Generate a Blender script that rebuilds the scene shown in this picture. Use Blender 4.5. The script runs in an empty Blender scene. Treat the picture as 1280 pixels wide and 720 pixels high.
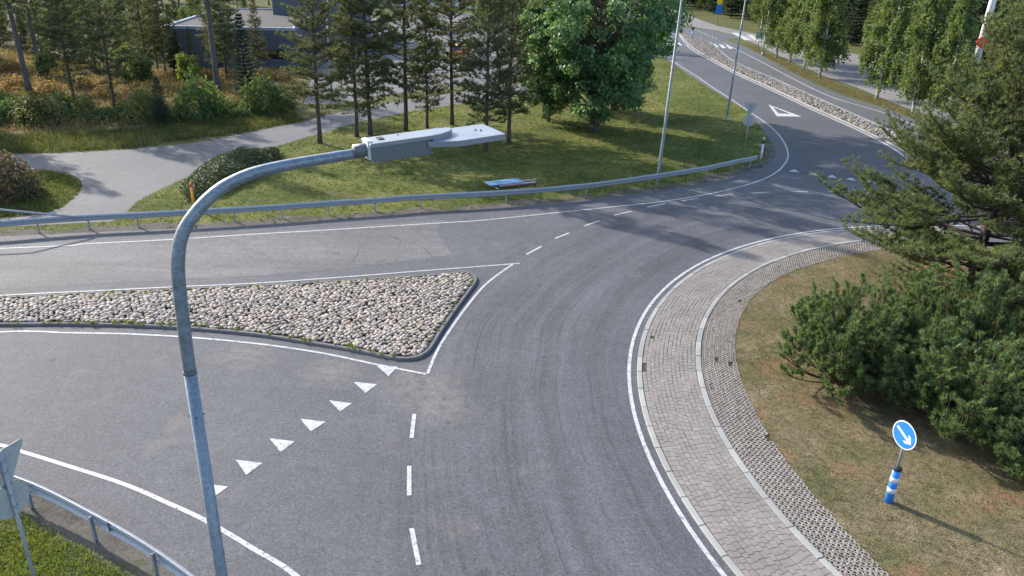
import bpy, math, random
import numpy as np
from mathutils import Vector, Matrix
S = bpy.context.scene
# ------------------------------------------------------------------ camera
PITCH, ROLL, CAMH = math.radians(23.42), math.radians(-1.84), 11.6
cam_d = bpy.data.cameras.new('camera'); cam = bpy.data.objects.new('camera', cam_d)
S.collection.objects.link(cam); S.camera = cam
cam_d.sensor_width = 36; cam_d.lens = 976 / 1280 * 36; cam_d.clip_start = 0.1; cam_d.clip_end = 3000
cp, sp, cr, sr = math.cos(PITCH), math.sin(PITCH), math.cos(ROLL), math.sin(ROLL)
_dn = Vector((0, -sp, -cp)); _rt = Vector((1, 0, 0)); _fw = Vector((0, cp, -sp))
ax = _rt * cr + _dn * sr; ay = -(_rt * -sr + _dn * cr); az = -_fw
cam.matrix_world = Matrix(((ax.x, ay.x, az.x, 0), (ax.y, ay.y, az.y, 0), (ax.z, ay.z, az.z, CAMH), (0, 0, 0, 1)))
# ------------------------------------------------------------------ sky, sun, exposure
SUN_EL, SUN_AZ = math.radians(27), math.radians(140.5)      # azimuth counted from +X towards +Y
world = bpy.data.worlds.new('World'); S.world = world; world.use_nodes = True
wn = world.node_tree.nodes; wl = world.node_tree.links
sky = wn.new('ShaderNodeTexSky'); sky.sky_type = 'NISHITA'; sky.sun_disc = False
sky.sun_elevation = SUN_EL; sky.sun_rotation = math.pi / 2 - SUN_AZ
sky.air_density = 1.0; sky.dust_density = 1.5; sky.ozone_density = 1.5
wn['Background'].inputs[1].default_value = 0.15
wl.new(sky.outputs[0], wn['Background'].inputs[0])
sun_d = bpy.data.lights.new('sun', 'SUN'); sun_d.energy = 3.1; sun_d.angle = math.radians(0.6); sun_d.color = (1.0, 0.93, 0.82)
sun = bpy.data.objects.new('sun', sun_d); S.collection.objects.link(sun)
_to = Vector((math.cos(SUN_EL) * math.cos(SUN_AZ), math.cos(SUN_EL) * math.sin(SUN_AZ), math.sin(SUN_EL)))
sun.rotation_euler = _to.to_track_quat('Z', 'Y').to_euler(); sun.location = (-30, 30, 40)
S.view_settings.view_transform = 'Standard'; S.view_settings.look = 'None'
S.view_settings.exposure = 1.64; S.view_settings.gamma = 1.0
# ------------------------------------------------------------------ measured layout, metres (camera mast foot at the origin)
RING = (21.3, 18.6)
RA = [0.0648, -0.0605, 0.1885, 17.7249]
RB = [0.0885, -0.0543, -0.0263, 15.7229]
RE = [0.9211, -0.7369, -0.198, 14.6578]
ROAD_N = [(-21.385, 30.421), (-18.135, 31.236), (-14.731, 32.09), (-11.163, 32.984), (-8.863, 33.835), (-6.081, 34.704), (-3.171, 35.612), (-0.129, 36.887), (3.097, 38.037), (6.457, 39.828), (9.448, 41.539), (11.832, 43.286), (13.817, 45.278), (15.186, 46.758), (16.126, 48.465), (16.738, 50.018), (17.354, 52.828), (17.915, 56.726), (18.716, 64.142), (18.436, 71.211), (18.093, 79.89), (17.883, 89.56), (17.667, 97.819)]
ROAD_E = [(31.77, 116.474), (31.203, 103.591), (30.237, 86.256), (30.236, 75.579), (31.595, 68.099), (32.224, 61.505)]
ROAD_SW = [(-11.91, 15.008), (-10.856, 14.552), (-9.666, 14.042), (-8.59, 13.347), (-7.494, 12.634), (-6.758, 12.184)]
L_N = [(-20.557, 29.073), (-17.75, 29.843), (-14.491, 30.679), (-11.119, 31.706), (-8.528, 32.429), (-5.841, 33.235), (-3.036, 34.077), (-1.586, 34.512), (2.125, 36.101), (5.469, 37.55), (7.634, 38.53), (9.981, 39.928), (12.073, 41.528), (13.85, 43.19), (15.326, 45.102), (16.527, 47.316), (17.462, 49.685), (18.264, 52.956), (18.827, 56.863), (18.981, 60.485), (18.907, 64.86), (18.873, 70.071), (18.655, 77.032), (18.593, 84.311), (18.324, 91.946), (18.243, 99.494)]
L_ISL_TOP = [(-17.83, 24.637), (-15.069, 25.24), (-12.193, 25.868), (-9.462, 26.425), (-6.1, 27.36), (-3.15, 28.259), (-1.298, 28.797), (0.291, 29.28)]
L_ISL_R = [(-0.011, 29.123), (-0.574, 27.984), (-1.076, 26.769), (-1.617, 24.814), (-2.069, 22.795), (-2.298, 21.456), (-2.42, 20.103)]
L_ISL_BOT = [(-16.167, 21.933), (-14.184, 22.018), (-12.176, 22.076), (-10.096, 21.971), (-7.982, 21.707), (-5.859, 21.241), (-4.023, 20.627), (-2.373, 20.106)]
L_SW = [(-12.506, 15.978), (-12.16, 15.862), (-10.478, 15.255), (-8.8, 14.628), (-7.518, 14.01), (-6.477, 13.474), (-5.155, 12.646), (-4.186, 12.01)]
L_SPL_L = [(25.072, 129.152), (23.094, 110.141), (23.183, 96.958), (23.416, 85.933), (24.123, 76.458), (24.644, 67.267), (25.239, 60.413), (25.511, 55.989), (25.459, 52.2), (24.904, 48.187)]
L_SPL_R = [(28.002, 120.654), (26.033, 98.397), (26.756, 85.506), (27.239, 75.009), (27.622, 66.693), (27.933, 59.943), (27.776, 55.038)]
L_E = [(29.74, 119.007), (29.637, 113.388), (29.39, 99.982), (28.822, 83.712), (28.895, 73.146), (30.553, 66.128), (30.98, 59.538)]
DASH = [[(0.553, 30.294), (1.19, 31.304)], [(1.828, 32.371), (2.488, 33.174)], [(3.225, 34.187), (4.0, 35.016)], [(4.796, 35.942), (5.717, 36.665)], [(6.61, 37.407), (7.606, 38.115)], [(8.568, 38.701), (9.555, 39.302)], [(10.559, 39.773), (11.605, 40.257)], [(12.7, 40.603), (13.721, 40.869)], [(14.864, 41.073), (15.901, 41.191)], [(17.034, 41.318), (18.081, 41.437)], [(19.194, 41.485), (20.182, 41.443)], [(-2.527, 17.976), (-2.456, 16.849)], [(-2.359, 15.669), (-2.21, 14.554)], [(-2.011, 13.454), (-1.721, 12.363)], [(-1.443, 11.414), (-1.119, 10.476)]]
TRI = [[(-3.983, 20.531), (-3.357, 20.523), (-3.529, 19.938)], [(-4.486, 19.554), (-3.788, 19.462), (-4.029, 18.962)], [(-4.956, 18.522), (-4.299, 18.396), (-4.539, 17.976)], [(-5.514, 17.566), (-4.797, 17.455), (-5.083, 16.991)], [(-6.053, 16.631), (-5.373, 16.527), (-5.593, 16.053)], [(-6.58, 15.686), (-5.899, 15.593), (-6.139, 15.11)], [(-7.062, 14.746), (-6.41, 14.661), (-6.587, 14.307)], [(16.199, 45.481), (16.8, 45.283), (16.661, 45.961)], [(17.137, 44.876), (17.678, 44.677), (17.639, 45.386)], [(18.068, 44.461), (18.601, 44.265), (18.601, 44.965)], [(19.033, 44.059), (19.523, 43.777), (19.511, 44.46)], [(20.042, 43.586), (20.522, 43.31), (20.379, 43.963)]]
YIELD_MARK = ([(21.552, 68.216), (22.748, 63.143), (20.689, 62.904)], [(21.605, 67.107), (22.165, 64.142), (21.212, 64.22)])
CROSS = [[(20.662, 118.121), (21.177, 118.274), (20.741, 113.36), (20.223, 112.796)], [(21.556, 117.636), (22.07, 117.787), (21.814, 113.667), (21.292, 113.378)], [(22.607, 118.246), (23.125, 118.4), (22.782, 114.224), (22.201, 113.638)], [(23.678, 118.563), (24.164, 118.707), (23.785, 114.512), (23.176, 114.056)], [(26.774, 117.98), (27.348, 118.148), (26.947, 114.152), (26.262, 113.543)], [(27.608, 117.486), (28.11, 117.338), (27.687, 113.257), (26.971, 112.512)], [(28.505, 117.016), (28.967, 116.714), (28.498, 112.399), (27.849, 111.95)], [(29.339, 116.246), (29.856, 116.394), (29.407, 112.115), (28.637, 111.37)], [(34.991, 136.026), (36.061, 136.57), (35.445, 125.227), (34.093, 124.01)], [(36.625, 133.008), (37.732, 133.73), (36.985, 124.883), (35.573, 123.182)]]
EDGE_DASH = [(29.817, 140.436), (30.071, 123.596)]
ISLAND = [(-17.658, 24.38), (-15.175, 24.92), (-12.6, 25.479), (-9.356, 26.106), (-5.999, 26.874), (-3.086, 27.668), (-2.035, 28.0), (-1.564, 27.918), (-1.319, 27.378), (-1.451, 26.525), (-1.872, 24.665), (-2.199, 23.076), (-2.43, 21.759), (-2.662, 21.164), (-3.046, 20.908), (-3.588, 20.948), (-4.895, 21.377), (-6.493, 21.804), (-8.127, 22.189), (-10.28, 22.464), (-12.384, 22.545), (-14.424, 22.484), (-16.386, 22.312)]
SPLITTER = [(25.32, 130.504), (26.282, 129.54), (27.496, 118.349), (25.645, 96.831), (26.406, 84.303), (26.924, 74.068), (27.335, 65.936), (27.669, 59.321), (27.533, 54.507), (26.007, 48.93), (25.124, 46.862), (25.26, 48.632), (25.736, 52.583), (25.745, 56.416), (25.488, 60.905), (24.914, 67.867), (24.422, 77.221), (23.697, 86.875), (23.547, 98.156), (23.521, 111.2)]
PATH = [(-29.394, 43.447), (-26.233, 44.349), (-23.128, 45.665), (-20.132, 47.767), (-18.091, 50.589), (-16.653, 52.808), (-15.095, 55.213), (-14.403, 57.059), (-12.688, 60.153), (-9.639, 64.508), (-6.081, 68.671), (-0.61, 74.589), (5.746, 80.441), (5.489, 73.95), (3.801, 72.715), (-3.157, 65.682), (-7.846, 60.653), (-11.246, 55.826), (-12.746, 52.376), (-13.763, 50.035), (-15.286, 46.531), (-16.409, 43.475), (-17.345, 40.605), (-17.867, 37.803), (-18.077, 35.609), (-17.8, 34.03), (-17.848, 32.76), (-20.91, 31.908), (-22.097, 31.578), (-22.726, 32.602), (-21.359, 33.31), (-20.944, 34.546), (-21.334, 36.575), (-21.909, 38.062), (-22.613, 39.181), (-23.835, 40.301), (-25.378, 40.769), (-26.291, 40.49), (-27.205, 39.887)]
CYCLE = [(35.885, 202.864), (35.407, 186.355), (35.417, 162.31), (35.769, 150.047), (37.159, 142.735), (39.812, 132.585), (39.405, 114.65), (39.353, 99.419), (38.621, 88.061), (37.959, 77.048), (37.386, 66.921), (36.218, 57.548), (34.184, 56.207), (34.459, 63.742), (33.672, 69.204), (33.737, 79.054), (33.157, 87.468), (33.477, 99.477), (33.87, 110.319), (34.497, 119.333), (34.462, 133.462), (33.066, 140.599), (30.959, 144.359), (29.111, 154.387), (29.057, 165.679)]
SIDE_ROAD = [(30.175, 142.562), (32.891, 139.815), (34.179, 133.37), (34.442, 127.792), (31.667, 124.575), (31.189, 121.604), (31.384, 115.858), (30.028, 114.972), (29.469, 125.655), (29.627, 135.903)]
FAR_LOT = [(43.392, 114.783), (46.408, 108.328), (45.365, 93.233), (44.75, 72.711), (42.332, 65.007), (38.326, 63.717), (40.017, 79.801), (39.214, 90.602), (39.114, 100.104)]
LOT = [(-16.789, 61.795), (-24.148, 97.915), (-32.041, 128.374), (-14.295, 161.995), (6.859, 142.729), (6.187, 87.494), (-3.576, 73.988), (-10.186, 68.298), (-13.76, 62.333)]
APPROACH = [(15.892, 45.718), (16.86, 47.753), (17.624, 49.707), (18.358, 52.731), (19.01, 56.89), (19.22, 60.675), (19.211, 65.26), (19.095, 70.111), (18.898, 77.08), (18.857, 84.368), (18.544, 91.665), (21.792, 110.718), (22.712, 108.203), (22.927, 95.811), (23.185, 85.02), (23.909, 75.724), (24.45, 66.689), (25.059, 59.939), (25.337, 55.705), (25.244, 51.829), (24.659, 47.762), (21.52, 43.097), (18.116, 43.695), (16.678, 44.909)]
RAIL_N_POSTS = [(-21.767, 30.286), (-20.052, 30.949), (-18.246, 31.588), (-16.371, 32.089), (-14.466, 32.656), (-12.536, 33.238), (-10.597, 33.89), (-8.64, 34.62), (-6.579, 35.319), (-4.529, 36.098), (-0.413, 37.319), (3.696, 39.012), (7.72, 41.418), (10.928, 43.517), (14.149, 46.341)]
RAIL_S_POSTS = [(-12.245, 14.423), (-10.383, 13.76), (-8.492, 12.803), (-6.777, 11.81)]
HANDRAIL = [(-18.481, 31.352, 0.648), (-20.966, 30.214, 1.264), (-22.774, 30.063, 1.454)]
PT = {'lamp2': (7.934, 42.49), 'lamp3': (16.084, 60.481), 'lamp4': (31.484, 105.316), 'sign_far': (14.254, 48.425), 'delin': (15.343, 48.362), 'bollard': (8.917, 14.82), 'marker': (-14.978, 34.808), 'island_pine': (16.99, 27.537), 'far_bollard': (26.195, 124.643), 'sign_blue_yellow': (35.366, 148.28), 'sign_blue': (32.663, 111.841), 'board_a': (-1.565, 39.962), 'board_b': (0.029, 41.716), 'board_c': (0.597, 40.827), 'board_d': (-0.998, 39.43), 'pa': (-0.168, 39.971), 'pb': (1.419, 40.923), 'pc': (-0.494, 39.34), 'pd': (0.852, 40.392), 'redbush': (-23.392, 34.781), 'hedge_a': (-15.954, 36.231), 'hedge_b': (-14.957, 45.765), 'bl': (-34.361, 78.676), 'br': (-22.885, 80.187), 'mast': (41.496, 74.191), 'maple': (4.963, 53.749), 'maple2': (6.905, 56.424)}
ROW_PINES = [(-12.445, 48.854), (-10.529, 50.98), (-9.741, 51.58), (-7.623, 53.407), (-6.278, 54.401), (-4.657, 55.742), (-1.923, 48.141), (-0.516, 50.772), (2.001, 59.131), (1.512, 66.528)]
FOREST_TRUNKS = [(-38.288, 61.8), (-42.155, 70.187), (-32.55, 57.697), (-29.322, 56.995), (-24.839, 65.495), (-27.383, 73.843), (-39.387, 74.258), (-34.558, 74.299)]
SPRUCES = [(-21.66, 63.053), (-23.959, 52.462), (-31.253, 73.505)]
SAPLINGS = [(-33.103, 67.148), (-28.256, 68.119), (-41.415, 69.876), (-31.513, 66.627)]
BUSHES = [(-34.316, 52.153), (-33.523, 52.819), (-32.187, 54.147), (-32.442, 55.857), (-29.763, 53.978), (-28.225, 53.67), (-27.428, 54.926), (-25.42, 53.569), (-24.301, 54.864), (-22.444, 55.165), (-21.555, 58.318), (-19.758, 55.601), (-18.645, 57.565), (-17.835, 59.923), (-19.074, 62.087), (-21.977, 57.009), (-32.066, 51.98), (-36.593, 55.157)]
ORANGE = [(-27.545, 70.475), (-26.651, 73.016), (-23.832, 74.608), (-41.159, 64.717), (-37.225, 62.371), (-35.797, 65.778), (-32.498, 61.785), (-26.291, 64.439), (-29.151, 61.326), (-46.289, 72.713), (-42.378, 73.588), (-21.891, 73.056)]
BIRCH = [(32.453, 102.303), (32.8, 98.569), (32.474, 92.26), (32.156, 86.094), (33.005, 73.482), (33.135, 66.211), (34.178, 63.697)]
ARM = [(-2.293, 4.889, 9.096), (-2.285, 4.893, 9.359), (-2.278, 4.896, 9.518), (-2.263, 4.903, 9.633), (-2.243, 4.917, 9.732), (-2.208, 4.939, 9.817), (-2.16, 4.965, 9.888), (-2.09, 5.006, 9.973), (-2.002, 5.058, 10.052), (-1.914, 5.103, 10.104), (-1.809, 5.157, 10.145), (-1.697, 5.211, 10.171), (-1.52, 5.306, 10.194), (-1.386, 5.374, 10.207), (-1.274, 5.422, 10.219), (-1.133, 5.484, 10.234)]
MAST = (37.668, 67.158)
POLE_LOW = (-2.302, 4.885, 6.882)
POLE_JOINT = (-2.297, 4.887, 8.744)
LUM = [(-1.104, 5.49, 10.254), (-0.163, 6.018, 10.309)]
SIGN_L = [(-8.311, 10.639, 3.544), (-8.346, 10.611, 2.843), (-8.271, 10.669, 1.105)]
# ------------------------------------------------------------------ helpers
rng = np.random.default_rng(7)
random.seed(7)
COL = S.collection.objects
MAT = {}
def nodes_of(name, rough=0.8, spec=0.3):
    m = bpy.data.materials.new(name); m.use_nodes = True
    nt = m.node_tree; b = nt.nodes['Principled BSDF']
    b.inputs['Roughness'].default_value = rough; b.inputs['Specular IOR Level'].default_value = spec
    MAT[name] = m
    return m, nt, nt.nodes, nt.links, b
def ramp(n, l, src, stops, interp='LINEAR'):
    r = n.new('ShaderNodeValToRGB'); e = r.color_ramp.elements; r.color_ramp.interpolation = interp
    while len(e) < len(stops): e.new(0.5)
    for k, (p, c) in enumerate(stops):
        e[k].position = p; e[k].color = (c[0], c[1], c[2], 1) if not isinstance(c, (int, float)) else (c, c, c, 1)
    l.new(src, r.inputs[0]); return r.outputs[0]
def noise(n, l, vec, scale, detail=4, rough=0.6, dist=0.0, dims='3D'):
    t = n.new('ShaderNodeTexNoise'); t.noise_dimensions = dims
    t.inputs['Scale'].default_value = scale; t.inputs['Detail'].default_value = detail
    t.inputs['Roughness'].default_value = rough; t.inputs['Distortion'].default_value = dist
    if vec is not None: l.new(vec, t.inputs['Vector'])
    return t.outputs[0]
def mix(n, l, fac, a, b, mode='MIX'):
    x = n.new('ShaderNodeMix'); x.data_type = 'RGBA'; x.blend_type = mode
    for sock, v in ((x.inputs[0], fac), (x.inputs[6], a), (x.inputs[7], b)):
        if isinstance(v, (int, float)): sock.default_value = v if sock == x.inputs[0] else (v, v, v, 1)
        elif isinstance(v, tuple): sock.default_value = (*v, 1)
        else: l.new(v, sock)
    return x.outputs[2]
def math_(n, l, op, a, b=None, c=None):
    x = n.new('ShaderNodeMath'); x.operation = op
    for i, v in enumerate((a, b, c)):
        if v is None: continue
        if isinstance(v, (int, float)): x.inputs[i].default_value = v
        else: l.new(v, x.inputs[i])
    return x.outputs[0]
def bump(n, l, b, h, strength=0.3, dist=0.02):
    x = n.new('ShaderNodeBump'); x.inputs['Strength'].default_value = strength; x.inputs['Distance'].default_value = dist
    l.new(h, x.inputs['Height']); l.new(x.outputs[0], b.inputs['Normal'])
def pos_of(n): return n.new('ShaderNodeNewGeometry').outputs['Position']
def flat(name, col, rough=0.6, spec=0.4, metal=0.0, var=0.12, scale=6.0):
    m, nt, n, l, b = nodes_of(name, rough, spec); b.inputs['Metallic'].default_value = metal
    tc = n.new('ShaderNodeTexCoord').outputs['Object']
    f = noise(n, l, tc, scale, 5)
    c = ramp(n, l, f, [(0.3, tuple(x * (1 - var) for x in col)), (0.7, tuple(min(1, x * (1 + var)) for x in col))])
    l.new(c, b.inputs['Base Color'])
    r = ramp(n, l, f, [(0.3, max(0, rough - 0.08)), (0.7, min(1, rough + 0.1))]); l.new(r, b.inputs['Roughness'])
    return m
def foliage(name, cols, trans=0.35, rough=0.6, nscale=0.7):
    """leaf and needle colour: per leaf and per clump variation, thin and translucent"""
    m, nt, n, l, b = nodes_of(name, rough, 0.35)
    g = n.new('ShaderNodeNewGeometry'); oi = n.new('ShaderNodeObjectInfo')
    f1 = noise(n, l, g.outputs['Position'], nscale, 3)
    s = math_(n, l, 'ADD', math_(n, l, 'MULTIPLY', f1, 0.55), math_(n, l, 'MULTIPLY', g.outputs['Random Per Island'], 0.45))
    k = len(cols); c = ramp(n, l, s, [(0.22 + 0.56 * i / (k - 1), cols[i]) for i in range(k)])
    v = ramp(n, l, oi.outputs['Random'], [(0, 0.82), (1, 1.15)])
    c = mix(n, l, 1.0, c, v, 'MULTIPLY')
    l.new(c, b.inputs['Base Color'])
    t = n.new('ShaderNodeBsdfTranslucent'); l.new(mix(n, l, 1.0, c, (1.25, 1.25, 0.7), 'MULTIPLY'), t.inputs[0])
    mx = n.new('ShaderNodeMixShader'); mx.inputs[0].default_value = min(0.5, trans + 0.08)
    l.new(b.outputs[0], mx.inputs[1]); l.new(t.outputs[0], mx.inputs[2]); l.new(mx.outputs[0], n['Material Output'].inputs[0])
    return m
def asphalt(name, c0, c1, streak=0.0, dust=0.0, crack=0.0, sand=False, lane=False):
    m, nt, n, l, b = nodes_of(name, 0.82, 0.25)
    p = pos_of(n)
    big = noise(n, l, p, 0.22, 5, 0.6); mid = noise(n, l, p, 2.2, 4, 0.65); fine = noise(n, l, p, 26, 2, 0.8)
    c = ramp(n, l, big, [(0.32, c0), (0.68, c1)])
    c = mix(n, l, 1.0, c, ramp(n, l, mid, [(0.3, 0.88), (0.7, 1.1)]), 'MULTIPLY')
    c = mix(n, l, 1.0, c, ramp(n, l, fine, [(0.30, 0.62), (0.5, 1.0), (0.70, 1.45)]), 'MULTIPLY')
    grain = noise(n, l, p, 11, 3, 0.85); c = mix(n, l, 1.0, c, ramp(n, l, grain, [(0.30, 0.76), (0.5, 1.0), (0.70, 1.26)]), 'MULTIPLY')
    if streak:
        sub = n.new('ShaderNodeVectorMath'); sub.operation = 'SUBTRACT'; l.new(p, sub.inputs[0]); sub.inputs[1].default_value = (RING[0], RING[1], 0)
        ln = n.new('ShaderNodeVectorMath'); ln.operation = 'LENGTH'; l.new(sub.outputs[0], ln.inputs[0]); r = ln.outputs['Value']
        sx = n.new('ShaderNodeSeparateXYZ'); l.new(sub.outputs[0], sx.inputs[0])
        at = math_(n, l, 'ARCTAN2', sx.outputs[1], math_(n, l, 'MULTIPLY', sx.outputs[0], -1.0))
        wob = noise(n, l, p, 0.09, 2)
        rr = math_(n, l, 'ADD', r, math_(n, l, 'MULTIPLY', wob, 1.5))
        cv = n.new('ShaderNodeCombineXYZ'); l.new(rr, cv.inputs[0]); l.new(math_(n, l, 'MULTIPLY', at, 0.28), cv.inputs[1])
        st = noise(n, l, cv.outputs[0], 5.5, 4, 0.75)
        st2 = noise(n, l, cv.outputs[0], 1.1, 2, 0.5)
        mask = ramp(n, l, math_(n, l, 'MULTIPLY', r, 0.03), [(0.52, 0.0), (0.56, 1.0), (0.69, 1.0), (0.76, 0.0)])
        dk = ramp(n, l, st, [(0.36, 1 - streak), (0.47, 1.0), (0.62, 1.08)])
        dk2 = ramp(n, l, st2, [(0.34, 0.80), (0.6, 1.06)])
        st3 = noise(n, l, cv.outputs[0], 2.3, 6, 0.8); dk = mix(n, l, 1.0, dk, ramp(n, l, st3, [(0.30, 0.66), (0.385, 1.0)]), 'MULTIPLY')
        c = mix(n, l, mask, c, mix(n, l, 1.0, mix(n, l, 1.0, c, dk, 'MULTIPLY'), dk2, 'MULTIPLY'))
    if lane:                                            # wheel tracks running along the lane
        mp = n.new('ShaderNodeMapping'); l.new(p, mp.inputs[0]); mp.inputs['Rotation'].default_value = (0, 0, -0.26); mp.inputs['Scale'].default_value = (0.06, 1.0, 1.0)
        t1 = noise(n, l, mp.outputs[0], 0.9, 3, 0.6); t2 = noise(n, l, mp.outputs[0], 5.0, 4, 0.7)
        c = mix(n, l, 1.0, c, ramp(n, l, t1, [(0.35, 0.82), (0.6, 1.06)]), 'MULTIPLY'); c = mix(n, l, 1.0, c, ramp(n, l, t2, [(0.35, 0.90), (0.6, 1.04)]), 'MULTIPLY')
    spots = noise(n, l, p, 1.6, 2, 0.4); c = mix(n, l, 1.0, c, ramp(n, l, spots, [(0.22, 0.72), (0.30, 1.0)]), 'MULTIPLY')
    if crack:
        vo = n.new('ShaderNodeTexVoronoi'); vo.feature = 'DISTANCE_TO_EDGE'; vo.inputs['Scale'].default_value = 0.16
        wv = n.new('ShaderNodeVectorMath'); wv.operation = 'ADD'; l.new(p, wv.inputs[0])
        nn = n.new('ShaderNodeTexNoise'); nn.inputs['Scale'].default_value = 0.8; nn.inputs['Detail'].default_value = 6; l.new(p, nn.inputs['Vector'])
        l.new(nn.outputs['Color'], wv.inputs[1]); l.new(wv.outputs[0], vo.inputs['Vector'])
        cm = math_(n, l, 'MULTIPLY', ramp(n, l, vo.outputs['Distance'], [(0.0, 1.0), (0.006, 0.0)]), ramp(n, l, noise(n, l, p, 0.13, 2), [(0.52, 0.0), (0.6, crack)]))
        c = mix(n, l, cm, c, (0.03, 0.03, 0.03))
    if dust:
        d = ramp(n, l, noise(n, l, p, 0.5, 6, 0.7), [(0.58, 0.0), (0.75, dust)])
        c = mix(n, l, d, c, (0.22, 0.19, 0.15))
    if sand:                                            # grit swept up against the tip of the cobbled island
        for (sx_, sy_, rad) in ((-2.55, 19.6, 1.7), (-1.9, 18.3, 1.2), (-8.0, 21.0, 1.3), (-5.2, 20.2, 1.3)):
            s2 = n.new('ShaderNodeVectorMath'); s2.operation = 'DISTANCE'; l.new(p, s2.inputs[0]); s2.inputs[1].default_value = (sx_, sy_, 0)
            f2 = math_(n, l, 'MULTIPLY', ramp(n, l, math_(n, l, 'DIVIDE', s2.outputs['Value'], rad), [(0.2, 0.55), (1.0, 0.0)]), ramp(n, l, noise(n, l, p, 3.0, 6, 0.75), [(0.38, 0.0), (0.62, 1.0)]))
            c = mix(n, l, f2, c, (0.19, 0.165, 0.14))
    l.new(c, b.inputs['Base Color'])
    bump(n, l, b, fine, 0.5, 0.012)
    return m
def ground_mat(name, stops, s1=0.35, s2=5.0, patch=None, fine=24, litter=None):
    m, nt, n, l, b = nodes_of(name, 0.95, 0.1)
    p = pos_of(n)
    a = noise(n, l, p, s1, 5, 0.65); d = noise(n, l, p, s2, 5, 0.7); f = noise(n, l, p, fine, 3, 0.7)
    s = math_(n, l, 'ADD', math_(n, l, 'MULTIPLY', a, 0.6), math_(n, l, 'MULTIPLY', d, 0.4))
    k = len(stops); c = ramp(n, l, s, [(0.33 + 0.34 * i / (k - 1), stops[i]) for i in range(k)])
    if patch: c = mix(n, l, ramp(n, l, noise(n, l, p, patch[0], 4, 0.6, 0.4), [(patch[1], 0.0), (patch[1] + 0.09, 0.85)]), c, patch[2])
    if litter:                                          # fallen needles lying round a pine
        dn = n.new('ShaderNodeVectorMath'); dn.operation = 'DISTANCE'; l.new(p, dn.inputs[0]); dn.inputs[1].default_value = litter[0]
        m1 = math_(n, l, 'ADD', math_(n, l, 'DIVIDE', dn.outputs['Value'], litter[1]), math_(n, l, 'MULTIPLY', noise(n, l, p, 1.1, 5, 0.7), 0.9))
        c = mix(n, l, ramp(n, l, m1, [(0.85, 0.8), (1.35, 0.0)]), c, litter[2])
    c = mix(n, l, 1.0, c, ramp(n, l, f, [(0.25, 0.55), (0.75, 1.4)]), 'MULTIPLY')
    l.new(c, b.inputs['Base Color']); bump(n, l, b, f, 0.9, 0.05)
    return m
def pieces(name, cols, rough=0.8, grain=0.25, gs=60, spec=0.25):
    """stones and pavers: each piece takes its own shade"""
    m, nt, n, l, b = nodes_of(name, rough, spec)
    g = n.new('ShaderNodeNewGeometry'); oi = n.new('ShaderNodeObjectInfo')
    s = math_(n, l, 'FRACT', math_(n, l, 'ADD', g.outputs['Random Per Island'], oi.outputs['Random']))
    k = len(cols); c = ramp(n, l, s, [(i / (k - 1), cols[i]) for i in range(k)])
    f = noise(n, l, g.outputs['Position'], gs, 4, 0.7)
    c = mix(n, l, 1.0, c, ramp(n, l, f, [(0.3, 1 - grain), (0.7, 1 + grain)]), 'MULTIPLY')
    big = noise(n, l, g.outputs['Position'], 0.9, 4, 0.6)
    c = mix(n, l, 1.0, c, ramp(n, l, big, [(0.3, 0.86), (0.7, 1.1)]), 'MULTIPLY')
    l.new(c, b.inputs['Base Color']); bump(n, l, b, f, 0.25, 0.004)
    return m

def mesh_np(name, v, f, smooth=False):
    v = np.ascontiguousarray(v, dtype=np.float32); f = np.ascontiguousarray(f, dtype=np.int32); k = f.shape[1]
    me = bpy.data.meshes.new(name)
    me.vertices.add(len(v)); me.vertices.foreach_set('co', v.ravel())
    me.loops.add(f.size); me.loops.foreach_set('vertex_index', f.ravel())
    me.polygons.add(len(f)); me.polygons.foreach_set('loop_start', np.arange(0, f.size, k, dtype=np.int32))
    me.polygons.foreach_set('loop_total', np.full(len(f), k, dtype=np.int32))
    me.polygons.foreach_set('use_smooth', np.full(len(f), bool(smooth)))
    me.update(calc_edges=True); me.validate()
    return me
class Acc:
    """collects triangles of ONE part"""
    def __init__(s): s.v = []; s.f = []; s.n = 0
    def add(s, v, f):
        v = np.asarray(v, float); f = np.asarray(f, int)
        if f.shape[1] == 4: f = np.concatenate([f[:, [0, 1, 2]], f[:, [0, 2, 3]]])
        s.v.append(v); s.f.append(f + s.n); s.n += len(v); return s
    def mesh(s, name, smooth=False): return mesh_np(name, np.concatenate(s.v), np.concatenate(s.f), smooth)
def obj(name, me, mat=None, parent=None, loc=None, label=None, cat=None, group=None, kind=None, rot=None, scale=None):
    o = bpy.data.objects.new(name, me); COL.link(o)
    if mat is not None and me is not None and not me.materials: me.materials.append(MAT[mat])
    if parent is not None: o.parent = parent
    if loc is not None: o.location = loc
    if rot is not None: o.rotation_euler = rot
    if scale is not None: o.scale = scale
    for k, x in (('label', label), ('category', cat), ('group', group), ('kind', kind)):
        if x: o[k] = x
    return o
def thing(name, label, cat, loc=(0, 0, 0), rotz=0.0, group=None):
    return obj(name, None, None, None, loc, label, cat, group, None, (0, 0, rotz))
def copy_tree(o, parent=None):
    c = o.copy(); COL.link(c); c.parent = parent
    for ch in list(o.children): copy_tree(ch, c)
    return c
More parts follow.
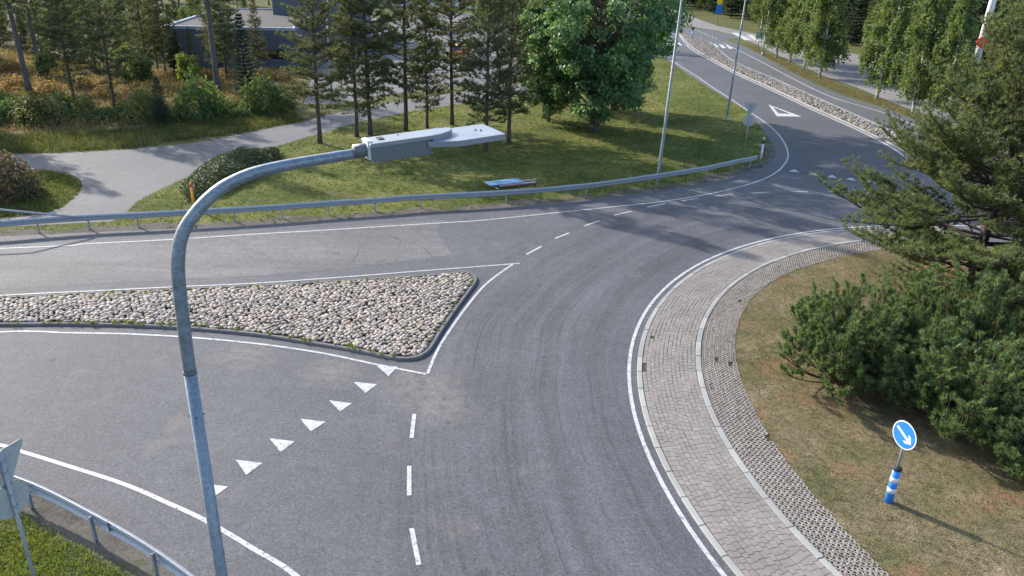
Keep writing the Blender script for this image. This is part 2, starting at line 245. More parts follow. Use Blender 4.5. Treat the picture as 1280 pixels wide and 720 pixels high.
def tube(pts, rad, n=8, cap=True):
    pts = np.asarray(pts, float); m = len(pts); rad = np.broadcast_to(np.asarray(rad, float), (m,))
    t = np.gradient(pts, axis=0); t /= np.linalg.norm(t, axis=1, keepdims=True) + 1e-9
    ref = np.array([0, 0, 1.0]) if abs(t[0][2]) < 0.9 else np.array([1.0, 0, 0])
    V = []
    for i in range(m):
        u = np.cross(ref, t[i]); u /= np.linalg.norm(u) + 1e-9; w = np.cross(t[i], u); ref = w if abs(np.dot(w, t[min(i + 1, m - 1)])) < 0.9 else ref
        a = np.arange(n) * 2 * np.pi / n
        V.append(pts[i] + rad[i] * (np.cos(a)[:, None] * u + np.sin(a)[:, None] * w))
    V = np.concatenate(V); F = []
    for i in range(m - 1):
        for k in range(n):
            a, b2 = i * n + k, i * n + (k + 1) % n
            F.append((a, b2, b2 + n, a + n))
    F = np.array(F); T = np.concatenate([F[:, [0, 1, 2]], F[:, [0, 2, 3]]])
    if cap:
        c0, c1 = len(V), len(V) + 1; V = np.vstack([V, pts[0], pts[-1]])
        T = np.vstack([T, [(c0, (k + 1) % n, k) for k in range(n)], [(c1, (m - 1) * n + k, (m - 1) * n + (k + 1) % n) for k in range(n)]])
    return V, T
BOXF = np.array([(0, 3, 2, 1), (4, 5, 6, 7), (0, 1, 5, 4), (1, 2, 6, 5), (2, 3, 7, 6), (3, 0, 4, 7)])
def box(x0, x1, y0, y1, z0, z1):
    return np.array([(x0, y0, z0), (x1, y0, z0), (x1, y1, z0), (x0, y1, z0), (x0, y0, z1), (x1, y0, z1), (x1, y1, z1), (x0, y1, z1)], float), BOXF
def bevbox(x0, x1, y0, y1, z0, z1, b):
    """a box with its upper edges chamfered"""
    v = [(x0, y0, z0), (x1, y0, z0), (x1, y1, z0), (x0, y1, z0), (x0, y0, z1 - b), (x1, y0, z1 - b), (x1, y1, z1 - b), (x0, y1, z1 - b),
         (x0 + b, y0 + b, z1), (x1 - b, y0 + b, z1), (x1 - b, y1 - b, z1), (x0 + b, y1 - b, z1)]
    f = [(0, 1, 5, 4), (1, 2, 6, 5), (2, 3, 7, 6), (3, 0, 4, 7), (4, 5, 9, 8), (5, 6, 10, 9), (6, 7, 11, 10), (7, 4, 8, 11), (8, 9, 10, 11), (0, 3, 2, 1)]
    return np.array(v, float), np.array(f)
def spline(pts, step=0.5, closed=False):
    """Catmull-Rom through the points, resampled at even steps"""
    p = np.asarray(pts, float)
    if closed: q = np.vstack([p[-1], p, p[0], p[1]])
    else: q = np.vstack([2 * p[0] - p[1], p, 2 * p[-1] - p[-2]])
    o = []
    for i in range(1, len(q) - 2):
        p0, p1, p2, p3 = q[i - 1:i + 3]; k = max(2, int(np.linalg.norm(p2 - p1) / step * 2) + 2)
        t = np.linspace(0, 1, k, endpoint=False)[:, None]
        o.append(0.5 * (2 * p1 + (p2 - p0) * t + (2 * p0 - 5 * p1 + 4 * p2 - p3) * t ** 2 + (3 * p1 - p0 - 3 * p2 + p3) * t ** 3))
    o = np.vstack(o + ([] if closed else [p[-1:]]))
    if closed: o = np.vstack([o, o[:1]])
    d = np.concatenate([[0], np.cumsum(np.linalg.norm(np.diff(o, axis=0), axis=1))]); k = max(2, int(d[-1] / step) + 1)
    s = np.linspace(0, d[-1], k); r = np.stack([np.interp(s, d, o[:, j]) for j in range(o.shape[1])], 1)
    return r[:-1] if closed else r
def perp2(p):
    t = np.gradient(p[:, :2], axis=0); t /= np.linalg.norm(t, axis=1, keepdims=True) + 1e-9
    return np.stack([-t[:, 1], t[:, 0]], 1)
def ribbon(p, w, z):
    p = np.asarray(p, float)[:, :2]; n = perp2(p); a = p + n * w / 2; b = p - n * w / 2; k = len(p)
    v = np.concatenate([np.c_[a, np.full(k, z)], np.c_[b, np.full(k, z)]])
    f = [(i, i + k, i + k + 1, i + 1) for i in range(k - 1)]
    return v, np.array(f)
def sheet(name, pts, z, mat, kind='structure', parent=None):
    me = bpy.data.meshes.new(name); p = [(x, y, z) for x, y in pts]
    a = sum(p[i - 1][0] * p[i][1] - p[i][0] * p[i - 1][1] for i in range(len(p)))
    if a < 0: p = p[::-1]
    me.from_pydata(p, [], [tuple(range(len(p)))]); me.update()
    return obj(name, me, mat, parent, kind=kind)
def sweep(path, prof, closed_prof=True):
    """sweep a profile of (offset to the left, height) along a ground path"""
    path = np.asarray(path, float); n = perp2(path); k = len(path); m = len(prof); z0 = path[:, 2] if path.shape[1] > 2 else np.zeros(k)
    V = np.concatenate([np.c_[path[:, :2] + n * o, z0 + h] for o, h in prof]).reshape(m, k, 3).transpose(1, 0, 2).reshape(-1, 3)
    F = []
    for i in range(k - 1):
        for j in range(m if closed_prof else m - 1):
            a, b = i * m + j, i * m + (j + 1) % m
            F.append((a, b, b + m, a + m))
    F = np.array(F)
    T = np.concatenate([F[:, [0, 1, 2]], F[:, [0, 2, 3]]])
    if closed_prof:
        e = (k - 1) * m
        T = np.vstack([T, [(0, j + 1, j) for j in range(1, m - 1)], [(e, e + j, e + j + 1) for j in range(1, m - 1)]])
    return V, T
def inside(px, py, poly):
    poly = np.asarray(poly); x, y = poly[:, 0], poly[:, 1]; x2, y2 = np.roll(x, -1), np.roll(y, -1)
    r = np.zeros(len(px), bool)
    for a, b, c, d in zip(x, y, x2, y2):
        cond = ((b > py) != (d > py)); r ^= cond & (px < (c - a) * (py - b) / ((d - b) if d != b else 1e-9) + a)
    return r
def edge_dist(px, py, poly):
    d = np.full(len(px), 1e9); q = np.asarray(poly); p = np.c_[px, py]
    for a, b in zip(q, np.roll(q, -1, axis=0)):
        ab = b - a; t = np.clip(((p - a) @ ab) / (ab @ ab + 1e-12), 0, 1)
        d = np.minimum(d, np.linalg.norm(p - a - t[:, None] * ab, axis=1))
    return d
def in_view(x, y, z=0.0, m=1.02):
    """true where the photograph's frame could see the point"""
    d = np.stack([x, y, np.full_like(x, z - CAMH)], -1); k = d @ np.array(_fw)
    return (k > 0) & (np.abs(d @ np.array(ax)) / k < 640 / 976 * m) & (np.abs(d @ np.array(ay)) / k < 360 / 976 * m)

# ------------------------------------------------------------------ materials
asphalt('asphalt', (0.06533, 0.06566, 0.07236), (0.08362, 0.08387, 0.09161), 0.26, 0.30, 0.0, True)
asphalt('asphalt_worn', (0.0888, 0.08732, 0.0888), (0.1147, 0.1125, 0.1132), 0, 0.3, 1.0, False, True)
asphalt('asphalt_dark', (0.05251, 0.05304, 0.05841), (0.06524, 0.06474, 0.06889))
asphalt('asphalt_blue', (0.06165, 0.06308, 0.06554), (0.07746, 0.07828, 0.07969), 0, 0.1)
asphalt('asphalt_path', (0.08081, 0.07949, 0.08243), (0.1047, 0.1027, 0.1047), 0, 0.25, 0.8)
asphalt('asphalt_pale', (0.1368, 0.1238, 0.1152), (0.1692, 0.1548, 0.144), 0, 0.2)
def paint_mat():
    m, nt, n, l, b = nodes_of('road_paint', 0.7, 0.3)
    p = pos_of(n); f = noise(n, l, p, 9, 6, 0.75); g = noise(n, l, p, 45, 3, 0.7)
    c = ramp(n, l, f, [(0.3, (0.25, 0.25, 0.25)), (0.5, (0.36, 0.36, 0.362)), (0.7, (0.43, 0.43, 0.432))])
    w = math_(n, l, 'ADD', math_(n, l, 'MULTIPLY', f, 0.6), math_(n, l, 'MULTIPLY', g, 0.4))
    c = mix(n, l, ramp(n, l, w, [(0.41, 0.85), (0.475, 0.0)]), c, (0.11, 0.108, 0.105))
    l.new(c, b.inputs['Base Color'])
paint_mat()
ground_mat('lawn', [(0.034, 0.05, 0.012), (0.06, 0.078, 0.018), (0.125, 0.128, 0.034), (0.19, 0.165, 0.065)], 0.22, 3.0, (0.3, 0.60, (0.115, 0.092, 0.052)))  # grass tones; lightest stops raised to paint in sunlit patches
ground_mat('terrain', [(0.04, 0.052, 0.015), (0.065, 0.075, 0.022), (0.09, 0.088, 0.03), (0.13, 0.11, 0.05)], 0.15, 2.0, (0.2, 0.6, (0.11, 0.09, 0.05)))
ground_mat('dry_lawn', [(0.065, 0.0744, 0.03), (0.1105, 0.102, 0.0504), (0.1755, 0.138, 0.0816), (0.247, 0.192, 0.126)], 0.55, 6.0, (0.38, 0.56, (0.195, 0.114, 0.066)), 24, ((18.85, 30.72, 0.084), 4.2, (0.195, 0.0984, 0.0576)))
ground_mat('forest_floor', [(0.055, 0.0605, 0.0242), (0.11, 0.088, 0.0418), (0.1705, 0.1155, 0.0605), (0.22, 0.165, 0.0935)], 0.4, 4.0)
ground_mat('verge_gravel', [(0.048, 0.044, 0.036), (0.088, 0.08, 0.068), (0.128, 0.112, 0.096), (0.16, 0.136, 0.116)], 0.9, 8.0, (0.8, 0.56, (0.06, 0.068, 0.024)), 30)
ground_mat('joint_soil', [(0.04, 0.035, 0.027), (0.066, 0.058, 0.045), (0.082, 0.072, 0.056), (0.055, 0.06, 0.03)], 1.2, 12.0)
pieces('cobble', [(0.1566, 0.14, 0.1257), (0.2818, 0.2212, 0.1746), (0.3445, 0.2839, 0.2305), (0.227, 0.1953, 0.1676), (0.3209, 0.2322, 0.1781), (0.3757, 0.3207, 0.2689), (0.2818, 0.2359, 0.199), (0.1957, 0.1659, 0.1432)], 0.75, 0.16, 30)
pieces('tan_cobble', [(0.112, 0.1, 0.084), (0.192, 0.164, 0.132), (0.256, 0.224, 0.184), (0.16, 0.136, 0.112)], 0.8, 0.2, 20)
pieces('paver', [(0.1598, 0.1455, 0.1326), (0.187, 0.1681, 0.1543), (0.1734, 0.1591, 0.1458), (0.2074, 0.1852, 0.1707), (0.1801, 0.1544, 0.1413), (0.1632, 0.1544, 0.1433)], 0.85, 0.14, 70)
pieces('grid_paver', [(0.1986, 0.173, 0.1526), (0.2354, 0.206, 0.1845), (0.2133, 0.184, 0.1632), (0.2501, 0.2207, 0.1987)], 0.88, 0.22, 60)
pieces('granite', [(0.2094, 0.2079, 0.1989), (0.255, 0.2478, 0.2371), (0.2823, 0.2743, 0.2582), (0.2367, 0.2256, 0.2115)], 0.75, 0.22, 120)
pieces('dark_kerb', [(0.105, 0.096, 0.09), (0.135, 0.1237, 0.1162), (0.12, 0.1125, 0.105)], 0.85, 0.25, 50)
pieces('pale_kerb', [(0.18, 0.1722, 0.1645), (0.204, 0.1968, 0.1903), (0.162, 0.1537, 0.1483)], 0.85, 0.2, 30)
def metal(name, c, rough=0.45, m=0.75, spot=0.3, sc=14):
    mm, nt, n, l, b = nodes_of(name, rough, 0.5); b.inputs['Metallic'].default_value = m
    tc = n.new('ShaderNodeTexCoord').outputs['Object']; vo = n.new('ShaderNodeTexVoronoi'); vo.inputs['Scale'].default_value = sc * 4; l.new(tc, vo.inputs['Vector'])
    f = noise(n, l, tc, sc, 5, 0.65)
    s = math_(n, l, 'ADD', math_(n, l, 'MULTIPLY', f, 0.7), math_(n, l, 'MULTIPLY', vo.outputs['Color'], 0.3))
    l.new(ramp(n, l, s, [(0.25, tuple(x * (1 - spot) for x in c)), (0.75, tuple(x * (1 + spot) for x in c))]), b.inputs['Base Color'])
    l.new(ramp(n, l, f, [(0.3, rough - 0.1), (0.7, rough + 0.15)]), b.inputs['Roughness'])
metal('galvanised', (0.24, 0.255, 0.285), 0.5, 0.3)
metal('far_pole', (0.165, 0.1875, 0.1988), 0.55, 0.25, 0.15, 6)
metal('pole_steel', (0.156, 0.1872, 0.2246), 0.48, 0.45, 0.38, 16)
metal('lamp_paint', (0.1596, 0.1663, 0.1935), 0.42, 0.1, 0.08, 5)
metal('lamp_casting', (0.084, 0.0945, 0.1129), 0.5, 0.2, 0.1, 6)
metal('sign_back', (0.3175, 0.3326, 0.3326), 0.55, 0.3, 0.15, 4)
flat('white_plastic', (0.5, 0.5, 0.48), 0.5); flat('black_rubber', (0.02, 0.02, 0.022), 0.7)
flat('sign_blue', (0.016, 0.15, 0.52), 0.4); flat('sign_white', (0.5, 0.5, 0.51), 0.45); flat('board_blue', (0.13, 0.24, 0.36), 0.5)
flat('sign_yellow', (0.75, 0.48, 0.02), 0.5); flat('sign_red', (0.55, 0.03, 0.02), 0.5); flat('marker_orange', (0.62, 0.24, 0.03), 0.55); flat('marker_red', (0.45, 0.07, 0.03), 0.55)
flat('pale_wood', (0.42, 0.34, 0.24), 0.8); flat('red_wood', (0.15, 0.06, 0.045), 0.8)
flat('wall_panel', (0.085, 0.092, 0.108), 0.6, 0.3, 0, 0.05, 0.5); flat('wall_joint', (0.066, 0.072, 0.085), 0.8)
flat('roof_gravel', (0.075, 0.06937, 0.06937), 0.95, 0.1, 0, 0.15, 1.5); flat('parapet_metal', (0.27, 0.30, 0.33), 0.5, 0.4)
flat('roof_sheet', (0.07, 0.085, 0.115), 0.6); flat('dark_glass', (0.012, 0.013, 0.016), 0.08, 0.6); flat('reflection_orange', (0.16, 0.075, 0.03), 0.8)  # the orange paints a reflection on the window glass
flat('shop_white', (0.55, 0.56, 0.57), 0.7); flat('shop_red', (0.42, 0.06, 0.03), 0.6); flat('brick_red', (0.20, 0.07, 0.045), 0.9)
flat('car_white', (0.62, 0.63, 0.64), 0.25, 0.6); flat('car_red', (0.42, 0.03, 0.015), 0.25, 0.6); flat('car_dark', (0.03, 0.035, 0.045), 0.25, 0.6); flat('car_silver', (0.30, 0.31, 0.33), 0.3, 0.6); flat('car_orange', (0.55, 0.13, 0.02), 0.3, 0.6)
flat('tyre', (0.018, 0.018, 0.018), 0.9); flat('tail_light', (0.35, 0.01, 0.01), 0.3)
def bark(name, c0, c1, sx=9, sz=2.0, white=False):
    m, nt, n, l, b = nodes_of(name, 0.9, 0.15)
    tc = n.new('ShaderNodeTexCoord').outputs['Object']; mp = n.new('ShaderNodeMapping'); l.new(tc, mp.inputs[0])
    mp.inputs['Scale'].default_value = (sx, sx, sz)
    f = noise(n, l, mp.outputs[0], 1.0, 6, 0.7, 0.4)
    c = ramp(n, l, f, [(0.42, c0), (0.5, c1)] if white else [(0.3, c0), (0.7, c1)])
    l.new(c, b.inputs['Base Color']); bump(n, l, b, f, 0.8, 0.03)
bark('pine_bark', (0.035, 0.028, 0.024), (0.11, 0.085, 0.07)); bark('pine_bark_grey', (0.06, 0.058, 0.058), (0.15, 0.135, 0.125), 9, 1.6)
bark('birch_bark', (0.05, 0.045, 0.04), (0.50, 0.49, 0.46), 3, 9, True); bark('twig', (0.05, 0.035, 0.025), (0.12, 0.085, 0.06))
foliage('pine_needles', [(0.0483, 0.0759, 0.0391), (0.0805, 0.115, 0.0529), (0.1207, 0.1495, 0.0644), (0.2012, 0.184, 0.0805)], 0.35, 0.6, 2.2)
foliage('row_pine_needles', [(0.048, 0.064, 0.042), (0.078, 0.10, 0.055), (0.115, 0.13, 0.065), (0.16, 0.14, 0.07)], 0.35, 0.6, 1.6)
foliage('mugo_needles', [(0.04675, 0.09086, 0.03762), (0.08525, 0.1428, 0.05643), (0.1375, 0.1947, 0.07315), (0.2338, 0.2596, 0.09405)], 0.3, 0.6, 3.5)
foliage('spruce_needles', [(0.026, 0.046, 0.03), (0.045, 0.07, 0.04), (0.07, 0.095, 0.046)], 0.2)
foliage('maple_leaves', [(0.0504, 0.103, 0.04704), (0.08736, 0.1624, 0.06944), (0.1456, 0.2184, 0.0952)], 0.42, 0.5, 1.3)
foliage('birch_leaves', [(0.045, 0.08, 0.025), (0.075, 0.12, 0.035), (0.115, 0.15, 0.045), (0.16, 0.17, 0.055)], 0.4)
foliage('sapling_leaves', [(0.08, 0.11, 0.02), (0.14, 0.17, 0.03), (0.22, 0.22, 0.045)], 0.4)
foliage('bush_leaves', [(0.038, 0.07, 0.024), (0.07, 0.115, 0.038), (0.12, 0.16, 0.055)], 0.38, 0.6, 1.5)
foliage('olive_leaves', [(0.06325, 0.0805, 0.0253), (0.115, 0.1323, 0.04025), (0.184, 0.184, 0.06325)], 0.35)
foliage('orange_leaves', [(0.115, 0.09775, 0.04025), (0.2185, 0.1323, 0.0552), (0.322, 0.1955, 0.08625), (0.345, 0.2415, 0.115)], 0.35)
foliage('red_leaves', [(0.035, 0.055, 0.025), (0.06, 0.07, 0.034), (0.10, 0.075, 0.045), (0.21, 0.085, 0.065)], 0.3)
foliage('hedge_leaves', [(0.025, 0.05, 0.022), (0.045, 0.075, 0.03), (0.075, 0.09, 0.04), (0.11, 0.075, 0.04)], 0.25, 0.6, 1.5)
foliage('green_grass', [(0.034, 0.06, 0.012), (0.062, 0.092, 0.018), (0.13, 0.142, 0.036), (0.20, 0.18, 0.07)], 0.35, 0.7, 0.3)  # blade tones, the lightest ones raised to colour in sunlit patches
foliage('dry_grass', [(0.065, 0.08024, 0.0264), (0.1105, 0.1086, 0.0504), (0.182, 0.1416, 0.0864), (0.26, 0.1947, 0.132)], 0.35, 0.7, 0.6)
foliage('tall_grass', [(0.05, 0.07, 0.022), (0.095, 0.11, 0.036), (0.155, 0.145, 0.055)], 0.35, 0.7, 0.5)
foliage('straw', [(0.09775, 0.092, 0.0345), (0.1725, 0.1323, 0.0575), (0.276, 0.1898, 0.09775), (0.345, 0.2415, 0.138)], 0.35, 0.7, 0.4)
foliage('weeds', [(0.06, 0.10, 0.02), (0.10, 0.15, 0.03), (0.17, 0.19, 0.04), (0.24, 0.19, 0.06)], 0.35, 0.7, 1.5)
# ------------------------------------------------------------------ ground, roads, paths
ARM_W = [(-80, 15.6), (-45, 24.5)]
SW_OUT = [(-80, 0.5), (-45, 9.8), (-32, 13.4), (-22, 16.0), (-16, 16.1)]
SW_IN = [(-5.4, 11.2), (-4.0, 9.9), (-2.4, 7.8), (-1.3, 5.6), (-0.75, 3), (-0.6, -3), (-0.6, -14)]
SQ = 900
sheet('ground', [(-SQ, -60), (SQ, -60), (SQ, 1400), (-SQ, 1400)], 0.0, 'terrain')
th = np.radians(np.linspace(-20, 58, 24))
ring_e = [(RING[0] + 25.2 * math.cos(a), RING[1] + 25.2 * math.sin(a)) for a in th]
north = [tuple(p) for p in spline(ARM_W + ROAD_N, 0.7)]
poly = north + [(17.2, 130), (16.8, 170), (15, 300), (10, 700), (19, 700), (24, 300), (26.5, 200), (29, 150), (30.6, 128)] + \
    [tuple(p) for p in spline(ROAD_E + [(33.4, 56.0), (36.2, 48.5), (39.2, 42)], 0.8)][1:] + ring_e[::-1] + [(42, -14)] + \
    [tuple(p) for p in spline((SW_OUT + ROAD_SW + SW_IN), 0.6)][::-1]
road = sheet('main_road', poly, 0.012, 'asphalt')
worn = [(-79, 16.1), (-45, 24.9)] + [tuple(np.array(p) - (0, 1.15)) for p in ROAD_N[:7]] + [(-3.5, 33.0), (-2.5, 30.0), (-5.99, 28.3), (-9.35, 27.2), (-15.1, 25.9), (-18, 25.2), (-45, 19.2), (-79, 11.0)]
exit_lane = sheet('exit_lane', worn, 0.016, 'asphalt_worn')
approach = sheet('approach_road', APPROACH + [], 0.016, 'asphalt_dark')
far_lane = sheet('departure_lane', [(30.4, 116), (30.4, 103), (29.6, 86), (29.5, 76), (30.6, 68), (31.2, 61.5), (32.2, 56), (30, 53.5), (28.2, 55), (28.0, 59.5), (27.6, 66), (27.2, 74), (26.7, 84), (26.0, 97), (27.6, 112)], 0.016, 'asphalt_blue')
path = sheet('side_path', [(-60, 36)] + PATH[:29] + [(-30, 29.4)] + [(-30, 30.6)] + PATH[29:] + [(-60, 31)], 0.008, 'asphalt_path')
cyc = sheet('cycle_path', [(34.5, 420), (37.0, 420)] + CYCLE[:11] + [(36.2, 50), (34.2, 50)] + CYCLE[12:], 0.009, 'asphalt_pale')
sheet('side_road', SIDE_ROAD, 0.014, 'asphalt_blue')
sheet('car_park', LOT, 0.006, 'asphalt_path')
sheet('side_car_park', FAR_LOT, 0.006, 'asphalt_pale')
sheet('lawn', [(17.2, 130), (17.2, 98)] + [tuple(p) for p in spline(ROAD_N, 0.8)][::-1] + [(-22, 31.2), (-22, 31.5)] + PATH[28:29] + PATH[13:28][::-1] + [(6.4, 90), (6, 130)], 0.004, 'lawn')
sheet('wood_floor', [(-60, 37.5), (-29.5, 44.5), (-23, 47), (-18, 52.5), (-15, 57), (-17, 62), (-20, 76), (-23, 78), (-38, 77), (-70, 110), (-110, 110)], 0.004, 'forest_floor')
# gravel strip between the asphalt and the grass, under the guard rail
gp = spline([(-45, 24.9)] + ROAD_N[:17], 0.6)
w_ = 0.75 + 0.35 * np.sin(gp[:, 0] * 1.7) * np.sin(gp[:, 0] * 0.61 + 1)
n_ = perp2(gp)
sheet('verge_gravel', [tuple(p) for p in gp - n_ * 0.15] + [tuple(p) for p in (gp + n_ * w_[:, None])[::-1]], 0.0075, 'verge_gravel')
gp = spline([(-45, 9.9)] + SW_OUT[2:] + ROAD_SW + SW_IN[:5], 0.5); n_ = perp2(gp)
w_ = 1.15 + 0.3 * np.sin(gp[:, 0] * 2.3)
sheet('verge_gravel', [tuple(p) for p in gp + n_ * 0.1] + [tuple(p) for p in (gp - n_ * w_[:, None])[::-1]], 0.0075, 'verge_gravel')

# ------------------------------------------------------------------ painted markings
ZP = 0.0205
def mark(name, v, f): return obj(name, Acc().add(v, f).mesh(name), 'road_paint', road)
def line(pts, w, step=0.6, name='edge_line', z=ZP): v, f = ribbon(spline(pts, step), w, z); return mark(name, v, f)
def ring_r(c, deg, lo, hi): return np.polyval(c, (np.clip(deg, lo, hi) - 150) / 50)
RAf = lambda d: ring_r(RA, d, 103, 200)
RBf = lambda d: ring_r(RB, d, 116, 202)
REf = lambda d: ring_r(RE, d, 126, 204)
def polar(r, deg): a = np.radians(deg); return np.stack([RING[0] + r * np.cos(a), RING[1] + r * np.sin(a)], -1)
line(ARM_W[:0] + [(-45, 20.4 + 3.6)] + L_N, 0.095)
line([(-45, 18.0), (-30, 21.6)] + L_ISL_TOP, 0.085); line(L_ISL_R, 0.095, 0.4); line([(-45, 15.5), (-30, 18.9), (-22, 20.6)] + L_ISL_BOT, 0.095)
line(SW_OUT[2:4][:0] + [(-32, 14.6), (-22, 16.9), (-16, 16.8)] + L_SW + [(-2.6, 10.6), (-1.0, 8.6), (0.1, 6.3)], 0.115, 0.4)
line(L_SPL_L, 0.16); line(L_SPL_R, 0.10); line(L_E + [(33.0, 55.5), (35.6, 48)], 0.13)
dg = np.arange(60, 232, 1.2); v, f = ribbon(polar(RAf(dg), dg), 0.11, ZP); mark('edge_line', v, f)
for d in DASH:
    v, f = ribbon(np.array([d[0], ((d[0][0] + d[1][0]) / 2, (d[0][1] + d[1][1]) / 2), d[1]]), 0.105, ZP); mark('lane_dash', v, f)
for t in TRI:
    p = [(x, y, ZP + 0.0008) for x, y in t]; mark('yield_triangle', np.array(p), np.array([(0, 2, 1)]))
for q in CROSS:
    mark('crossing_stripe', np.array([(x, y, ZP) for x, y in q]), np.array([(0, 3, 2, 1)]))
o_, i_ = YIELD_MARK
v = np.array([(x, y, ZP) for x, y in o_ + i_]); mark('yield_symbol', v, np.array([(0, 1, 4), (0, 4, 3), (1, 2, 5), (1, 5, 4), (2, 0, 3), (2, 3, 5)]))
a, b = np.array(EDGE_DASH[0]), np.array(EDGE_DASH[1])
for k in range(7):
    s = a + (b - a) * (k / 7); e = a + (b - a) * ((k + 0.5) / 7)
    v, f = ribbon(np.array([s, (s + e) / 2, e]), 0.25, ZP); mark('lane_dash', v, f)

# ------------------------------------------------------------------ central island: granite kerbs, paved apron, grass pavers, lawn
island = obj('central_island', None, kind='structure')
DEG0, DEG1 = 92.0, 214.0
# bed under the paving and the lawn
dg = np.arange(DEG0, DEG1 + 0.1, 1.0)
def band(name, r0, z0, r1, z1, mat):
    A_, B_ = polar(r0, dg), polar(r1, dg); k = len(dg)
    v = np.concatenate([np.c_[A_, np.full(k, z0)], np.c_[B_, np.full(k, z1)]])
    return obj(name, Acc().add(v, np.array([(i, i + 1, i + 1 + k, i + k) for i in range(k - 1)])).mesh(name), mat, island)
band('paving_bed', RAf(dg) - 0.40, 0.032, RBf(dg) + 0.06, 0.071, 'joint_soil')
band('paving_bed', RBf(dg) - 0.06, 0.052, REf(dg) - 0.15, 0.058, 'joint_soil')
lp = [tuple(p) for p in polar(REf(dg), dg)] + [tuple(polar(np.array([13.0]), np.array([d]))[0]) for d in range(225, 360, 12)] + [tuple(polar(np.array([13.5]), np.array([d]))[0]) for d in range(0, 90, 12)]
sheet('island_lawn', lp, 0.075, 'dry_lawn')
# kerb stones, one metre long
def kerb_ring(rf, off_in, off_out, z, step_m, h, mat):
    d = DEG0
    while d < DEG1:
        r = float(rf(np.array([d]))[0]); dd = math.degrees(step_m / r)
        a = np.linspace(d + 0.05, d + dd - 0.05, 4)
        o0, o1 = polar(rf(a) + off_out, a), polar(rf(a) + off_in, a)
        jz = rng.normal(0, 0.004); b = 0.007; k = 4
        o0b, o1b = polar(rf(a) + off_out - b, a), polar(rf(a) + off_in + b, a)
        V = np.concatenate([np.c_[q, np.full(k, zz)] for q, zz in ((o0, z - h), (o0, z - b + jz), (o0b, z + jz), (o1b, z + jz), (o1, z - b + jz), (o1, z - h))]).reshape(6, k, 3)
        F = []
        for j in range(5):
            for i in range(k - 1): F.append((j * k + i, j * k + i + 1, (j + 1) * k + i + 1, (j + 1) * k + i))
        for e in (0, k - 1): F += [(e, k + e, 4 * k + e, 5 * k + e), (k + e, 2 * k + e, 3 * k + e, 4 * k + e)]
        acc = Acc().add(V.reshape(-1, 3), np.array(F))
        c = V.reshape(-1, 3).mean(0)
        obj('kerb_stone', acc.mesh('kerb_stone'), mat, island)
        d += dd
kerb_ring(RAf, -0.385, -0.24, 0.055, 1.0, 0.06, 'granite')
kerb_ring(RBf, -0.085, 0.075, 0.098, 1.0, 0.06, 'granite')
# pavers: rows across the apron
pm, pf = bevbox(-0.5, 0.5, -0.5, 0.5, -0.06, 0.0, 0.012); pm[4:8, 2] = -0.0015
pv = []
NROW = 13
for row in range(NROW):
    d = DEG0 + rng.uniform(0, 0.5)
    while d < DEG1:
        wl_ = rng.choice([0.21, 0.21, 0.21, 0.175, 0.14])
        r0, r1 = float(RAf(np.array([d]))[0]) - 0.40, float(RBf(np.array([d]))[0]) + 0.09
        rr = r0 + (r1 - r0) * (row + 0.5) / NROW; dd = math.degrees(wl_ / rr)
        wob = 0.006 * math.sin(d * 0.7 + row) + rng.normal(0, 0.003)
        x, y = polar(np.array([rr + wob]), np.array([d + dd / 2]))[0]
        z = 0.052 + 0.042 * (row + 0.5) / NROW + rng.normal(0, 0.0014) + 0.002 * math.sin(d * 0.9)
        if not (row == 0 and (171.2 < d < 173.1) or row == 1 and (164.6 < d < 165.3)): pv.append((x, y, z, math.radians(d + dd / 2) + rng.normal(0, 0.018), (r0 - r1) / NROW - 0.010, wl_ - 0.012, rng.normal(0, 0.005), 0.026 + rng.normal(0, 0.005)))
        d += dd
pv = np.array(pv)
def place_pieces(name, arr, base_v, base_f, mat, parent, n=300, field=None, smooth=False, variants=None):
    """the n pieces that show largest are objects of their own, the rest one joined part"""
    vis = in_view(arr[:, 0], arr[:, 1]); dist = np.hypot(arr[:, 0], arr[:, 1]) + np.where(vis, 0, 1e4)
    order = np.argsort(dist); near, rest = order[:n], order[n:]
    vs = variants or [(base_v, base_f)]
    meshes = [Acc().add(v, f).mesh(name, smooth) for v, f in vs]
    for me in meshes: me.materials.append(MAT[mat])
    for i in near:
        x, y, z, a, sx, sy, tx, ty = arr[i, :8]; sz = arr[i, 8] if arr.shape[1] > 8 else 1.0
        o = bpy.data.objects.new(name, meshes[i % len(meshes)]); COL.link(o); o.parent = parent
        o.location = (x, y, z); o.rotation_euler = (tx, ty, a); o.scale = (sx, sy, sz)
    if len(rest):
        acc = Acc()
        for q, (v0, f0) in enumerate(vs):
            ids = rest[rest % len(vs) == q]
            if not len(ids): continue
            A = arr[ids]; k = len(v0); P = np.repeat(v0[None], len(ids), 0) * np.stack([A[:, 4], A[:, 5], A[:, 8] if arr.shape[1] > 8 else np.ones(len(A))], -1)[:, None, :]
            P[:, :, 2] += P[:, :, 1] * A[:, 6][:, None] - P[:, :, 0] * A[:, 7][:, None]
            c, s = np.cos(A[:, 3])[:, None], np.sin(A[:, 3])[:, None]
            X = P[:, :, 0] * c - P[:, :, 1] * s + A[:, 0][:, None]; Y = P[:, :, 0] * s + P[:, :, 1] * c + A[:, 1][:, None]; Z = P[:, :, 2] + A[:, 2][:, None]
            f3 = f0 if f0.shape[1] == 3 else np.concatenate([f0[:, [0, 1, 2]], f0[:, [0, 2, 3]]])
            acc.add(np.stack([X, Y, Z], -1).reshape(-1, 3), (f3[None] + (np.arange(len(ids)) * k)[:, None, None]).reshape(-1, 3))
        obj(field or name + '_field', acc.mesh(name + '_field', smooth), mat, parent, kind='stuff')
place_pieces('paver', pv, pm, pf, 'paver', island)
